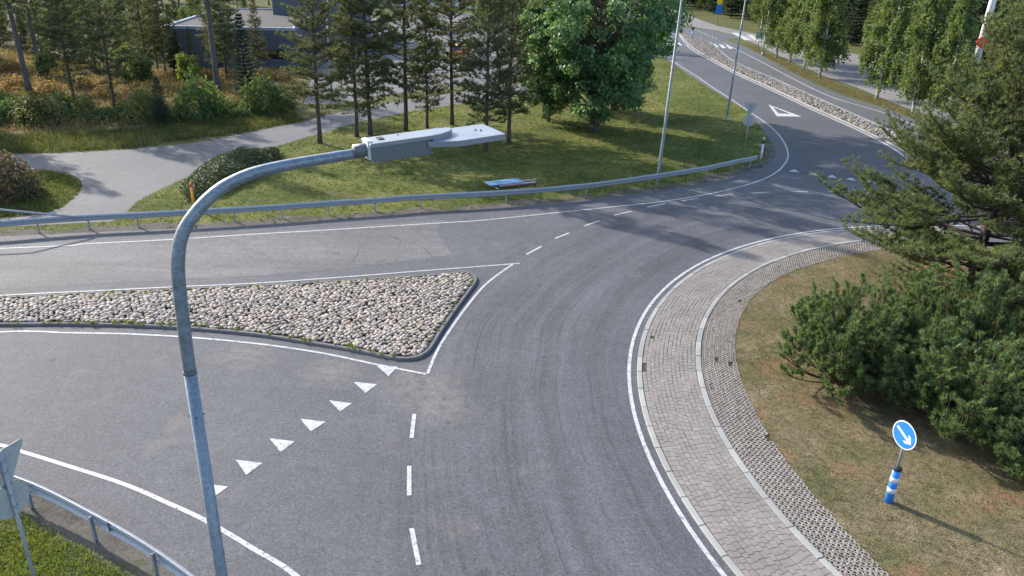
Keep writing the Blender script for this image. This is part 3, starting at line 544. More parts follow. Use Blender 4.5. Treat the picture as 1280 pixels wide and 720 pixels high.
# grass pavers: each block a pair of rings
def ring_block():
    V, F = [], []
    L_, W_ = 0.5, 0.5
    for s in (-1, 1):
        cx = s * 0.25; n = 10; a = np.arange(n) * 2 * np.pi / n + np.pi / n
        inner = np.stack([cx + 0.135 * np.cos(a), 0.29 * np.sin(a)], -1)
        sq = np.stack([cx + 0.25 * np.clip(np.cos(a) * 1.06, -1, 1), 0.5 * np.clip(np.sin(a) * 1.06, -1, 1)], -1)
        base = len(V)
        for q, z in ((inner, -0.05), (inner, -0.004), (sq, 0.0), (sq, -0.05)):
            V += [(x, y, z) for x, y in q]
        for j in range(3):
            for i in range(n): F.append((base + j * n + i, base + j * n + (i + 1) % n, base + (j + 1) * n + (i + 1) % n, base + (j + 1) * n + i))
    return np.array(V), np.array(F)
gv, gf = ring_block(); gf = gf[:, ::-1]
gb = []
rows = 8
for row in range(rows):
    d = DEG0 + row * 0.31
    while d < DEG1:
        r0, r1 = float(RBf(np.array([d]))[0]) - 0.10, float(REf(np.array([d]))[0]) + 0.0
        wl_ = 0.285; hgt = (r0 - r1) / rows; rr = r0 - hgt * (row + 0.5); dd = math.degrees(wl_ / rr)
        x, y = polar(np.array([rr + rng.normal(0, 0.006)]), np.array([d + dd / 2]))[0]
        if rng.random() > (0.002 if row < rows - 1 else 0.03):
            gb.append((x, y, 0.083 + 0.008 * row / rows + rng.normal(0, 0.0025), math.radians(d + dd / 2) + math.pi / 2 + rng.normal(0, 0.03), wl_ * 0.985, hgt * 1.0, rng.normal(0, 0.012), rng.normal(0, 0.012)))
        d += dd
place_pieces('grass_paver', np.array(gb), gv, gf, 'grid_paver', island)

# ------------------------------------------------------------------ cobbled traffic island
isl = [tuple(p) for p in spline(ISLAND, 0.25)]
isl = [(-23.0, 23.1), (-20.2, 23.78)] + isl + [(-18.5, 22.02), (-23.0, 21.2)]
trf = obj('traffic_island', None, kind='structure')
ia = np.array(isl); iar = np.sum(ia[:, 0] * np.roll(ia[:, 1], -1) - ia[:, 1] * np.roll(ia[:, 0], -1))
ring_p = ia if iar > 0 else ia[::-1]
def kerb_loop(path, z, h, w, mat, parent, seg=1.0, closed=True, name='kerb_stone'):
    """raised kerb, stone by stone; path runs anticlockwise, kerb lies inside it"""
    p = spline(path, 0.1, closed=False) if not closed else spline(np.vstack([path]), 0.1, closed=True)
    k = int(round(seg / 0.1))
    for s in range(0, len(p) - 2, k):
        q = p[s:s + k + 1]
        if len(q) < 3: break
        q = q[np.unique(np.linspace(0, len(q) - 1, 5).astype(int))]
        t = q[-1] - q[-2]; q = q.copy(); q[-1] -= t / np.linalg.norm(t) * 0.006
        prof = [(0, z - h), (0.0, z - 0.03), (0.03, z), (w - 0.01, z), (w, z - 0.01), (w, z - h)]
        v, f = sweep(q, prof); v[:, 2] += rng.normal(0, 0.003)
        obj(name, Acc().add(v, f).mesh(name), mat, parent)
kerb_loop(ring_p, 0.10, 0.10, 0.12, 'dark_kerb', trf)
bed = obj('cobble_bed', None)
bpy.data.objects.remove(bed)
sheet('cobble_bed', isl, 0.065, 'joint_soil', kind='structure', parent=trf)
def ico(sub):
    import bmesh
    bm = bmesh.new(); bmesh.ops.create_icosphere(bm, subdivisions=sub, radius=1.0)
    v = np.array([q.co[:] for q in bm.verts]); f = np.array([[w.index for w in q.verts] for q in bm.faces]); bm.free(); return v, f
iv, if_ = ico(2); iv1, if1 = ico(1)
stones = []
for q in range(7):
    w = iv.copy(); ph = rng.uniform(0, 6, 6)
    r = 1 + 0.07 * np.sin(2.1 * w[:, 0] + ph[0]) + 0.06 * np.sin(2.6 * w[:, 1] + ph[1]) + 0.05 * np.sin(3.1 * w[:, 2] + ph[2])
    w = w * r[:, None]; w[:, 2] = np.where(w[:, 2] < -0.2, -0.2 + 0.1 * (w[:, 2] + 0.2), w[:, 2]); stones.append((w, if_))
def scatter_stones(poly, pitch, rad, z, margin, zs, ymin=-1e9):
    p = np.array(poly); x0, y0 = p.min(0); x1, y1 = p.max(0); P = []
    ny = int((y1 - y0) / (pitch * 0.86)); nx = int((x1 - x0) / pitch)
    X, Y = np.meshgrid(np.arange(nx + 1), np.arange(ny + 1)); X = X + 0.5 * (Y % 2)
    X = (x0 + X * pitch).ravel() + rng.normal(0, pitch * 0.15, X.size); Y = (y0 + Y * pitch * 0.86).ravel() + rng.normal(0, pitch * 0.15, Y.size)
    keep = inside(X, Y, p); X, Y = X[keep], Y[keep]; d = edge_dist(X, Y, p); k = d > margin; X, Y, d = X[k], Y[k], d[k]
    n = len(X); s = rad * np.clip(rng.lognormal(0.0, 0.15, n), 0.7, 1.35)
    return np.c_[X, Y, z(d) + rng.normal(0, 0.006, n), rng.uniform(0, 6.28, n), s * rng.uniform(0.95, 1.3, n), s * rng.uniform(0.72, 0.95, n), rng.normal(0, 0.08, n), rng.normal(0, 0.08, n), s * rng.uniform(zs * 0.8, zs * 1.25, n)]
cb = scatter_stones(isl, 0.166, 0.090, lambda d: 0.08 + 0.05 * np.clip(d / 1.2, 0, 1), 0.20, 0.52)
place_pieces('cobblestone', cb, iv, if_, 'cobble', trf, 300, 'cobblestone_field', True, stones)
# long planted-stone median on the far arm
spl = [tuple(p) for p in spline(SPLITTER + [SPLITTER[0]], 0.8)][:-1]
med = obj('median_island', None, kind='structure')
ma = np.array(spl); mar = np.sum(ma[:, 0] * np.roll(ma[:, 1], -1) - ma[:, 1] * np.roll(ma[:, 0], -1))
ma = ma if mar > 0 else ma[::-1]
kerb_loop(ma, 0.12, 0.11, 0.16, 'pale_kerb', med, 2.0)
sheet('cobble_bed', spl, 0.06, 'joint_soil', kind='structure', parent=med)
w1 = iv1.copy(); w1[:, 2] = np.maximum(w1[:, 2], -0.3)
sb = scatter_stones(spl, 0.26, 0.15, lambda d: 0.08 + 0.05 * np.clip(d, 0, 1), 0.26, 0.6)
place_pieces('cobblestone', sb, w1, if1, 'tan_cobble', med, 300, 'cobblestone_field', True)
# ------------------------------------------------------------------ guard rails
WPROF = [(0.0, 0.42), (-0.035, 0.44), (-0.075, 0.47), (-0.075, 0.51), (-0.03, 0.545), (-0.03, 0.575), (-0.075, 0.61), (-0.075, 0.65), (-0.035, 0.68), (0.0, 0.70),
         (0.012, 0.70), (-0.02, 0.672), (-0.06, 0.645), (-0.06, 0.615), (-0.015, 0.58), (-0.015, 0.54), (-0.06, 0.505), (-0.06, 0.475), (-0.02, 0.448), (0.012, 0.42)]
def guardrail(label, posts, path, side, rail_z=0.0, end_drop=False, hgt=0.60):
    t = thing('guard_rail', label, 'guard rail', (posts[0][0], posts[0][1], 0), 0, 'steel guard rails along the road')
    off = np.array([posts[0][0], posts[0][1], 0])
    p = spline(path, 0.35); k = len(p); z = np.full(k, rail_z)
    if end_drop: z -= 0.12 * np.clip((np.arange(k) - (k - 8)) / 8, 0, 1)
    prof = [(o * side, h) for o, h in WPROF]
    seg = 12
    for s in range(0, k - 1, seg):                      # 4 m beams lapped end to end
        q = np.c_[p[s:s + seg + 1], z[s:s + seg + 1]]
        if len(q) < 2: break
        q = q.copy(); q[:, 2] += 0.003 * ((s // seg) % 2)
        v, f = sweep(q, prof); obj('rail_beam', Acc().add(v - off, f).mesh('rail_beam'), 'galvanised', t)
    n = perp2(np.array(posts))
    tn = np.gradient(np.array(posts), axis=0); tn /= np.linalg.norm(tn, axis=1, keepdims=True)
    pme = Acc()
    for a in ((-0.03, 0.03, 0.02, 0.028), (-0.03, 0.03, 0.072, 0.08), (-0.004, 0.004, 0.028, 0.072)):   # channel section
        pme.add(*box(a[0], a[1], a[2], a[3], -0.3, hgt + 0.05))
    me = pme.mesh('post'); me.materials.append(MAT['galvanised'])
    for i, (x, y) in enumerate(posts):
        ang = math.atan2(tn[i][1], tn[i][0]) + (0 if side > 0 else math.pi)
        obj('post', me, None, t, (x - off[0], y - off[1], 0), rot=(0, 0, ang))
    return t
# beams pass on the road side of their posts; the sweep offset is to the left of travel
guardrail('long galvanised guard rail between the lawn and the exit lane', RAIL_N_POSTS, [(-27, 28.6)] + RAIL_N_POSTS + [(14.6, 46.9)], 1, 0.0, True)
guardrail('short guard rail curving round the grassy corner by the yield sign', RAIL_S_POSTS + [(-5.2, 10.7), (-3.6, 9.3), (-2.4, 7.6), (-1.75, 5.9)], [(-16, 15.2), (-14.2, 14.95)] + RAIL_S_POSTS + [(-5.2, 10.7), (-3.6, 9.3), (-2.4, 7.6), (-1.75, 5.9)], -1)
h0, h1, h2 = [np.array(q) for q in HANDRAIL]
t = thing('handrail', 'slanting pale steel handrail rising behind the long guard rail', 'handrail', (h1[0], h1[1], 0))
b_ = np.array([h1[0], h1[1], 0])
obj('rail', Acc().add(*tube(np.array([h0, (h0 + h1) / 2, h1, h2]) - b_, 0.045, 8)).mesh('rail', True), 'galvanised', t)
for q in (h2,):
    obj('post', Acc().add(*tube(np.array([(q[0], q[1], -0.2), (q[0], q[1], q[2])]) - b_, 0.03, 8)).mesh('post', True), 'galvanised', t)

# ------------------------------------------------------------------ the lamp post in front of the camera
ARMP = np.array(ARM); LOWP = np.array(POLE_LOW); JP = np.array(POLE_JOINT)
bx, by = float(JP[0]), float(JP[1])
t = thing('street_lamp', 'galvanised lamp post with curved arm and flat grey luminaire', 'street lamp', (bx, by, 0))
off = np.array([bx, by, 0.0])
lower = np.array([(bx + 0.004, by, -0.4), (bx + 0.003, by, 2.0), (bx + 0.002, by, 6.0), JP])
obj('pole', Acc().add(*tube(lower - off, [0.066, 0.058, 0.048, 0.0455], 24)).mesh('pole', True), 'pole_steel', t)
up = spline(np.vstack([JP + (0, 0, 0.0), ARMP]), 0.05)
rr = np.interp(np.arange(len(up)), [0, len(up) * 0.35, len(up) - 1], [0.044, 0.046, 0.037])
arm = obj('arm', Acc().add(*tube(up - off, rr, 24)).mesh('arm', True), 'pole_steel', t)
obj('joint_collar', Acc().add(*tube(np.array([JP + (0, 0, -0.012), JP + (0, 0, 0.012)]) - off, 0.0475, 24)).mesh('joint_collar', True), 'lamp_casting', t)
for k in range(4):
    a = k * math.pi / 2 + 0.3; c = JP + np.array([0, 0, -0.36])
    obj('bolt', Acc().add(*tube(np.array([c + (0.04 * math.cos(a), 0.04 * math.sin(a), 0), c + (0.056 * math.cos(a), 0.056 * math.sin(a), 0)]) - off, 0.008, 6)).mesh('bolt'), 'lamp_casting', t)
hatch = Acc().add(*bevbox(-0.04, 0.04, -0.2, 0.2, 0, 0.012, 0.006)); me = hatch.mesh('service_hatch')
obj('service_hatch', me, 'lamp_casting', t, (0.0, -0.06, 1.0), rot=(math.pi / 2, 0, 0), scale=(1, 1, 1))
# luminaire, built along +X and turned onto the arm
a0, a1 = np.array(LUM[0]), np.array(LUM[1]); dv = a1 - a0; yaw = math.atan2(dv[1], dv[0]); tilt = math.atan2(dv[2], math.hypot(dv[0], dv[1]))
LL = float(np.linalg.norm(dv)) - 0.015
lum = obj('luminaire', None, None, t, tuple(a0 - off), rot=(0, -tilt, yaw))
def prism(outline, z0, z1, b=0.012):
    """plate from a plan outline with a chamfered rim"""
    o = np.array(outline, float); c = o.mean(0); n = len(o); d = o - c; L_ = np.linalg.norm(d, axis=1, keepdims=True); q = c + d * (1 - b / L_)
    V = np.concatenate([np.c_[q, np.full(n, z0)], np.c_[o, np.full(n, z0 + b)], np.c_[o, np.full(n, z1 - b)], np.c_[q, np.full(n, z1)]])
    F = []
    for j in range(3):
        for i in range(n): F.append((j * n + i, j * n + (i + 1) % n, (j + 1) * n + (i + 1) % n, (j + 1) * n + i))
    F = np.array(F); T = np.concatenate([F[:, [0, 1, 2]], F[:, [0, 2, 3]]])
    cap = [(0, i + 1, i) for i in range(1, n - 1)] + [(3 * n, 3 * n + i, 3 * n + i + 1) for i in range(1, n - 1)]
    return V, np.vstack([T, cap])
obj('arm_socket', Acc().add(*tube([(-0.06, 0, 0.0), (0.09, 0, 0.0)], 0.049, 20)).mesh('arm_socket', True), 'lamp_casting', lum)
obj('hinge_bracket', Acc().add(*box(0.03, 0.06, -0.06, 0.06, -0.06, 0.075)).mesh('hinge_bracket'), 'sign_white', lum)
obj('driver_box', Acc().add(*prism([(0.05, -0.095), (0.46, -0.095), (0.50, -0.085), (0.50, 0.085), (0.46, 0.095), (0.05, 0.095)], -0.078, 0.03, 0.005)).mesh('driver_box'), 'lamp_casting', lum)
obj('box_lid', Acc().add(*prism([(0.035, -0.10), (0.52, -0.10), (0.56, -0.06), (0.56, 0.06), (0.52, 0.10), (0.035, 0.10)], 0.032, 0.062, 0.004)).mesh('box_lid'), 'lamp_paint', lum)
head_o = [(0.47, -0.105), (0.66, -0.20), (0.72, -0.205), (LL - 0.01, -0.195), (LL, -0.185), (LL, 0.185), (LL - 0.01, 0.195), (0.72, 0.20), (0.60, 0.16), (0.47, 0.105)]
obj('lamp_head', Acc().add(*prism(head_o, -0.022, 0.022, 0.004)).mesh('lamp_head'), 'lamp_paint', lum)
obj('gear_hump', Acc().add(*prism([(0.515, -0.094), (0.60, -0.075), (0.68, -0.03), (0.725, 0.03), (0.73, 0.08), (0.60, 0.11), (0.515, 0.098)], 0.01, 0.0605, 0.004)).mesh('gear_hump'), 'lamp_paint', lum)
obj('lens_plate', Acc().add(*prism([(0.62, -0.13), (LL - 0.08, -0.13), (LL - 0.08, 0.13), (0.62, 0.13)], -0.028, -0.018, 0.003)).mesh('lens_plate'), 'sign_white', lum)
obj('catch', Acc().add(*box(0.13, 0.17, -0.02, 0.045, 0.060, 0.070)).mesh('catch'), 'black_rubber', lum)
for x, y in ((0.30, 0.05), (0.92, 0.03), (0.95, 0.0)): obj('screw', Acc().add(*tube([(x, y, 0.0), (x, y, 0.066 if x < 0.5 else 0.03)], 0.007, 6)).mesh('screw'), 'black_rubber', lum)

# ------------------------------------------------------------------ other lamp posts
def lamp_post(label, x, y, H_, yaw, lean=(0, 0)):
    t = thing('street_lamp', label, 'street lamp', (x, y, 0), 0, 'lamp posts along the far arm')
    obj('pole', Acc().add(*tube([(0, 0, -0.4), (lean[0] * 0.02, lean[1] * 0.02, 0.02), (lean[0], lean[1], H_)], [0.095, 0.095, 0.055], 12)).mesh('pole', True), 'far_pole', t)
    obj('base_sleeve', Acc().add(*tube([(0, 0, -0.1), (0, 0, 0.35)], 0.13, 12)).mesh('base_sleeve', True), 'galvanised', t)
    c, s = math.cos(yaw), math.sin(yaw)
    pts = spline([(lean[0], lean[1], H_ - 0.02), (lean[0] + 0.1 * c, lean[1] + 0.1 * s, H_ + 0.45), (lean[0] + 0.6 * c, lean[1] + 0.6 * s, H_ + 0.7), (lean[0] + 1.5 * c, lean[1] + 1.5 * s, H_ + 0.8)], 0.1)
    obj('arm', Acc().add(*tube(pts, 0.04, 8)).mesh('arm', True), 'galvanised', t)
    l_ = obj('luminaire', Acc().add(*prism([(0, -0.08), (0.35, -0.08), (0.45, -0.16), (0.95, -0.15), (0.95, 0.15), (0.45, 0.16), (0.35, 0.08), (0, 0.08)], -0.03, 0.05)).mesh('luminaire'), 'lamp_paint', t, tuple(pts[-1]), rot=(0, -0.08, yaw))
    return t
lamp_post('tall lamp post standing in the lawn just behind the long guard rail', *PT['lamp2'], 9.6, -0.9, (0.25, 0))
lamp_post('lamp post on the grass edge beside the dark approach lane', *PT['lamp3'], 9.6, -0.3, (0.2, 0))
lamp_post('lamp post between the departure lane and the birches near the crossing', *PT['lamp4'], 9.6, 2.9, (0, 0))

# ------------------------------------------------------------------ signs
def disc(r, th=0.004, n=40, y0=0.0):
    a = np.arange(n) * 2 * np.pi / n; o = np.stack([r * np.cos(a), r * np.sin(a)], -1)
    V = np.concatenate([np.c_[o[:, 0], np.full(n, y0 - th), o[:, 1]], np.c_[o[:, 0], np.full(n, y0 + th), o[:, 1]]])
    F = [(i, (i + 1) % n, n + (i + 1) % n, n + i) for i in range(n)]; F = np.array(F); T = np.concatenate([F[:, [0, 1, 2]], F[:, [0, 2, 3]]])
    return V, np.vstack([T, [(0, i, i + 1) for i in range(1, n - 1)], [(n, n + i + 1, n + i) for i in range(1, n - 1)]])
def plate(outline, y0, y1):
    o = np.array(outline, float); n = len(o)
    V = np.concatenate([np.c_[o[:, 0], np.full(n, y0), o[:, 1]], np.c_[o[:, 0], np.full(n, y1), o[:, 1]]])
    F = np.array([(i, (i + 1) % n, n + (i + 1) % n, n + i) for i in range(n)]); T = np.concatenate([F[:, [0, 1, 2]], F[:, [0, 2, 3]]])
    return V, np.vstack([T, [(0, i, i + 1) for i in range(1, n - 1)], [(n, n + i + 1, n + i) for i in range(1, n - 1)]])
def round_tri(w, r=0.05):
    h = w * 0.866; pts = []
    for cx, cz, a0 in ((-w / 2 + r * 1.73, h / 3 - r, 90), (0, -2 * h / 3 + 2 * r, 210), (w / 2 - r * 1.73, h / 3 - r, 330)):
        for a in (0, 30, 60, 90, 120): pts.append((cx + r * math.cos(math.radians(a0 + a)), cz + r * math.sin(math.radians(a0 + a))))
    return pts
def yield_post(label, x, y, face, ztri, zdisc, wtri, rdisc):
    """post carrying a yield triangle over a round roundabout sign; the faces look along local -Y"""
    t = thing('yield_sign', label, 'road sign', (x, y, 0), face)
    obj('post', Acc().add(*tube([(0, 0.035, -0.3), (0, 0.035, ztri + wtri * 0.30)], 0.032, 12)).mesh('post', True), 'galvanised', t)
    s = obj('yield_plate', Acc().add(*plate(round_tri(wtri), -0.006, 0.0)).mesh('yield_plate'), 'sign_back', t, (0, 0, ztri))
    obj('red_border', Acc().add(*plate(round_tri(wtri * 0.99), -0.009, -0.0062)).mesh('red_border'), 'sign_red', s)
    obj('yellow_field', Acc().add(*plate(round_tri(wtri * 0.70, 0.03), -0.0115, -0.0092)).mesh('yellow_field'), 'sign_yellow', s)
    d = obj('round_plate', Acc().add(*disc(rdisc, 0.003)).mesh('round_plate'), 'sign_back', t, (0, -0.003, zdisc))
    obj('blue_field', Acc().add(*disc(rdisc * 0.97, 0.0012, 40, -0.0045)).mesh('blue_field'), 'sign_blue', d)
    for k in range(3):                                                                 # circling arrows
        a = np.radians(np.linspace(k * 120 + 20, k * 120 + 95, 7)); r0, r1 = rdisc * 0.45, rdisc * 0.62
        o = [(r1 * math.cos(q), r1 * math.sin(q)) for q in a] + [(rdisc * 0.74 * math.cos(a[-1]), rdisc * 0.74 * math.sin(a[-1])), (rdisc * 0.56 * math.cos(a[-1] + 0.42), rdisc * 0.56 * math.sin(a[-1] + 0.42)), (rdisc * 0.34 * math.cos(a[-1]), rdisc * 0.34 * math.sin(a[-1]))] + [(r0 * math.cos(q), r0 * math.sin(q)) for q in a[::-1]]
        v, f = ribbon(np.stack([(r0 + r1) / 2 * np.cos(a), (r0 + r1) / 2 * np.sin(a)], -1), r1 - r0, 0.0)
        acc = Acc().add(np.c_[v[:, 0], np.full(len(v), -0.0075), v[:, 1]], f)
        hd = np.array(o[7:10]); acc.add(np.c_[hd[:, 0], np.full(3, -0.0075), hd[:, 1]], np.array([(0, 1, 2)]))
        obj('arrow', acc.mesh('arrow'), 'sign_white', d)
    for z in (ztri + 0.1, ztri - 0.12, zdisc + 0.12, zdisc - 0.12):
        obj('clamp', Acc().add(*box(-0.045, 0.045, 0.001, 0.07, z - 0.015, z + 0.015)).mesh('clamp'), 'galvanised', t)
    return t
yield_post('back of a yield and roundabout sign on a post by the delineator', PT['sign_far'][0], PT['sign_far'][1], math.radians(165), 3.2, 2.38, 0.92, 0.36)
yield_post('back of a yield and roundabout sign beside the short curving guard rail', SIGN_L[1][0] - 0.02, SIGN_L[1][1], math.radians(250), 3.50, 2.80, 0.95, 0.34)
# blue keep-right sign on its striped bollard
x, y = PT['bollard']
t = thing('traffic_bollard', 'blue and white banded bollard with round white arrow sign', 'traffic bollard', (x, y, 0.075))
obj('sleeve', Acc().add(*tube([(0, 0, -0.2), (0, 0, 0.93)], 0.092, 24)).mesh('sleeve', True), 'sign_blue', t)
for z in (0.34, 0.64): obj('band', Acc().add(*tube([(0, 0, z - 0.065), (0, 0, z + 0.065)], 0.095, 24)).mesh('band', True), 'sign_white', t)
obj('cap', Acc().add(*tube([(0, 0, 0.90), (0, 0, 0.95), (0, 0, 0.985)], [0.105, 0.105, 0.065], 24)).mesh('cap', True), 'black_rubber', t)
obj('post', Acc().add(*tube([(0, 0, 0.9), (0, 0, 2.05)], 0.03, 12)).mesh('post', True), 'galvanised', t)
face = math.radians(200) + math.pi / 2
s = obj('sign_disc', Acc().add(*disc(0.335, 0.003)).mesh('sign_disc'), 'sign_white', t, (-0.045, 0.0, 1.83), rot=(0, 0, face))
obj('blue_field', Acc().add(*disc(0.305, 0.0012, 40, -0.0045)).mesh('blue_field'), 'sign_blue', s)
aw = np.array([(-0.036, 0.27), (0.036, 0.27), (0.036, -0.15), (0.135, -0.06), (0.135, -0.15), (0.0, -0.275), (-0.135, -0.15), (-0.135, -0.06), (-0.036, -0.15)])
ca, sa = math.cos(math.radians(64)), math.sin(math.radians(64)); aw = np.stack([aw[:, 0] * ca - aw[:, 1] * sa, aw[:, 0] * sa + aw[:, 1] * ca], -1)
aw *= 0.92; V = np.c_[aw[:, 0], np.full(9, -0.008), aw[:, 1]]
obj('arrow', Acc().add(V, np.array([(0, 8, 2), (0, 2, 1), (8, 7, 6), (8, 6, 5), (8, 5, 2), (2, 5, 4), (2, 4, 3)])).mesh('arrow'), 'sign_white', s)
# delineator
x, y = PT['delin']
t = thing('delineator_post', 'white delineator post with black band at the rail end', 'delineator', (x, y, 0))
obj('post', Acc().add(*tube([(0, 0, -0.2), (0, 0, 0.98)], 0.062, 12)).mesh('post', True), 'white_plastic', t)
obj('band', Acc().add(*tube([(0, 0, 0.98), (0, 0, 1.2)], 0.0635, 12)).mesh('band', True), 'black_rubber', t)
obj('tip', Acc().add(*tube([(0, 0, 1.2), (0, 0, 1.36), (0, 0, 1.40)], [0.062, 0.062, 0.02], 12)).mesh('tip', True), 'white_plastic', t)
# orange marker
x, y = PT['marker']
t = thing('marker_post', 'yellow orange marker post with a red cap beside the low hedge', 'marker post', (x, y, 0))
obj('post', Acc().add(*tube([(0, 0, -0.2), (0, 0, 1.12)], 0.06, 12)).mesh('post', True), 'marker_orange', t)
obj('cap', Acc().add(*tube([(0, 0, 1.12), (0, 0, 1.26), (0, 0, 1.3)], [0.075, 0.075, 0.03], 12)).mesh('cap', True), 'marker_red', t)
# blue sign board lying on the lawn with its poles
c = (np.array(PT['board_a']) + np.array(PT['board_b']) + np.array(PT['board_c']) + np.array(PT['board_d'])) / 4
ang = math.atan2(1.0, 1.85)
t = thing('fallen_sign', 'blue sign board lying on the lawn behind the guard rail', 'sign board', (c[0], c[1], 0), ang)
obj('board', Acc().add(*bevbox(-1.05, 0.95, -0.25, 0.55, 0.16, 0.20, 0.01)).mesh('board'), 'board_blue', t)
for yy, x0, x1, mt in ((-0.16, -0.5, 1.7, 'sign_white'), (0.30, -0.9, 2.0, 'pale_wood'), (-0.38, -0.3, 1.6, 'red_wood'), (0.05, -0.9, 1.2, 'red_wood')):
    obj('pole', Acc().add(*tube([(x0, yy, 0.10), (x1, yy, 0.07)], 0.06, 8)).mesh('pole', True), mt, t)
for xx in (-0.7, 0.6): obj('batten', Acc().add(*box(xx - 0.05, xx + 0.05, -0.4, 0.5, -0.01, 0.06)).mesh('batten'), 'pale_wood', t)
# far bollard on the median tip, far signs
x, y = PT['far_bollard']
t = thing('traffic_bollard', 'small dark striped bollard on the tip of the long median by the zebra crossing', 'traffic bollard', (x, y, 0.08))
obj('sleeve', Acc().add(*tube([(0, 0, -0.1), (0, 0, 0.95)], 0.13, 12)).mesh('sleeve', True), 'sign_blue', t)
for z in (0.3, 0.65): obj('band', Acc().add(*tube([(0, 0, z - 0.08), (0, 0, z + 0.08)], 0.134, 12)).mesh('band', True), 'sign_white', t)
obj('sign_back', Acc().add(*disc(0.26, 0.006)).mesh('sign_back'), 'lamp_casting', t, (0, 0, 1.35)); obj('post', Acc().add(*tube([(0, 0.03, 0.9), (0, 0.03, 1.5)], 0.03, 8)).mesh('post'), 'galvanised', t)
def panel_sign(label, x, y, plates, H_, yaw=0.0):
    t = thing('road_sign', label, 'road sign', (x, y, 0), yaw)
    obj('post', Acc().add(*tube([(0, 0, -0.2), (0, 0, H_)], 0.045, 10)).mesh('post', True), 'galvanised', t)
    for z, w, h, mt in plates: obj('sign_plate', Acc().add(*bevbox(-w / 2, w / 2, -h / 2, h / 2, 0, 0.015, 0.004)).mesh('sign_plate'), mt, t, (0, -0.05, z), rot=(math.pi / 2, 0, 0))
panel_sign('yellow plate over a blue plate on a post before the dark spruces', *PT['sign_blue_yellow'], [(4.3, 1.0, 1.0, 'sign_yellow'), (2.9, 1.1, 1.5, 'sign_blue')], 6.0, 0.1)
panel_sign('post with a low blue plate next to the lamp post near the crossing', *PT['sign_blue'], [(1.9, 1.1, 0.8, 'board_blue')], 4.4, 0.1)
# tall mast behind the island pine
x, y = MAST
t = thing('sign_mast', 'tall pale mast with red plates showing above the island pine', 'mast', (x, y, 0))
obj('mast', Acc().add(*tube([(0, 0, -0.3), (0.3, 0, 16)], [0.30, 0.24], 16)).mesh('mast', True), 'white_plastic', t)
for z, w, xx in ((6.9, 0.75, 0.3), (5.8, 0.85, -0.05), (5.3, 0.7, 0.75)): obj('red_plate', Acc().add(*disc(w / 2, 0.03)).mesh('red_plate'), 'sign_red', t, (xx, -0.36, z))
obj('bracket', Acc().add(*box(-0.15, 0.85, -0.33, -0.2, 5.3, 5.45)).mesh('bracket'), 'parapet_metal', t)
# ------------------------------------------------------------------ vegetation builders (each returns numpy meshes)
def unit(v): return v / (np.linalg.norm(v, axis=-1, keepdims=True) + 1e-9)
def needles(pos, dirn, K, length, width, spread, r):
    pos = np.repeat(np.asarray(pos), K, 0); d = np.repeat(unit(np.asarray(dirn)), K, 0); n = len(pos)
    d = unit(d + spread * unit(r.normal(size=(n, 3)))); ln = length * r.uniform(0.65, 1.2, (n, 1))
    s = unit(np.cross(d, r.normal(size=(n, 3)))) * width / 2
    b = pos + d * ln * 0.1
    V = np.stack([b - s, b + s, pos + d * ln], 1).reshape(-1, 3)
    return V, np.arange(len(V)).reshape(-1, 3)
def leaves(pos, size, nrm, r, aspect=0.6, up=0.5):
    n = len(pos); nv = unit(nrm * up + unit(r.normal(size=(n, 3))))
    a = unit(np.cross(nv, r.normal(size=(n, 3)))); b = np.cross(nv, a); s = (size * r.uniform(0.65, 1.3, n))[:, None]
    V = np.stack([pos - a * s * 0.5, pos + b * s * 0.5 * aspect + nv * s * 0.06, pos + a * s * 0.5, pos - b * s * 0.5 * aspect + nv * s * 0.06], 1).reshape(-1, 3)
    q = np.arange(n)[:, None] * 4
    return V, np.concatenate([q + [0, 1, 2], q + [0, 2, 3]])
def curve_branch(p0, d, L, r, rise=0.25, n=5, wob=0.06):
    d = unit(np.asarray(d, float)); pts = [np.asarray(p0, float)]
    for k in range(n):
        d = unit(d + np.array([0, 0, rise / n]) + r.normal(0, wob, 3)); pts.append(pts[-1] + d * L / n)
    return np.array(pts)
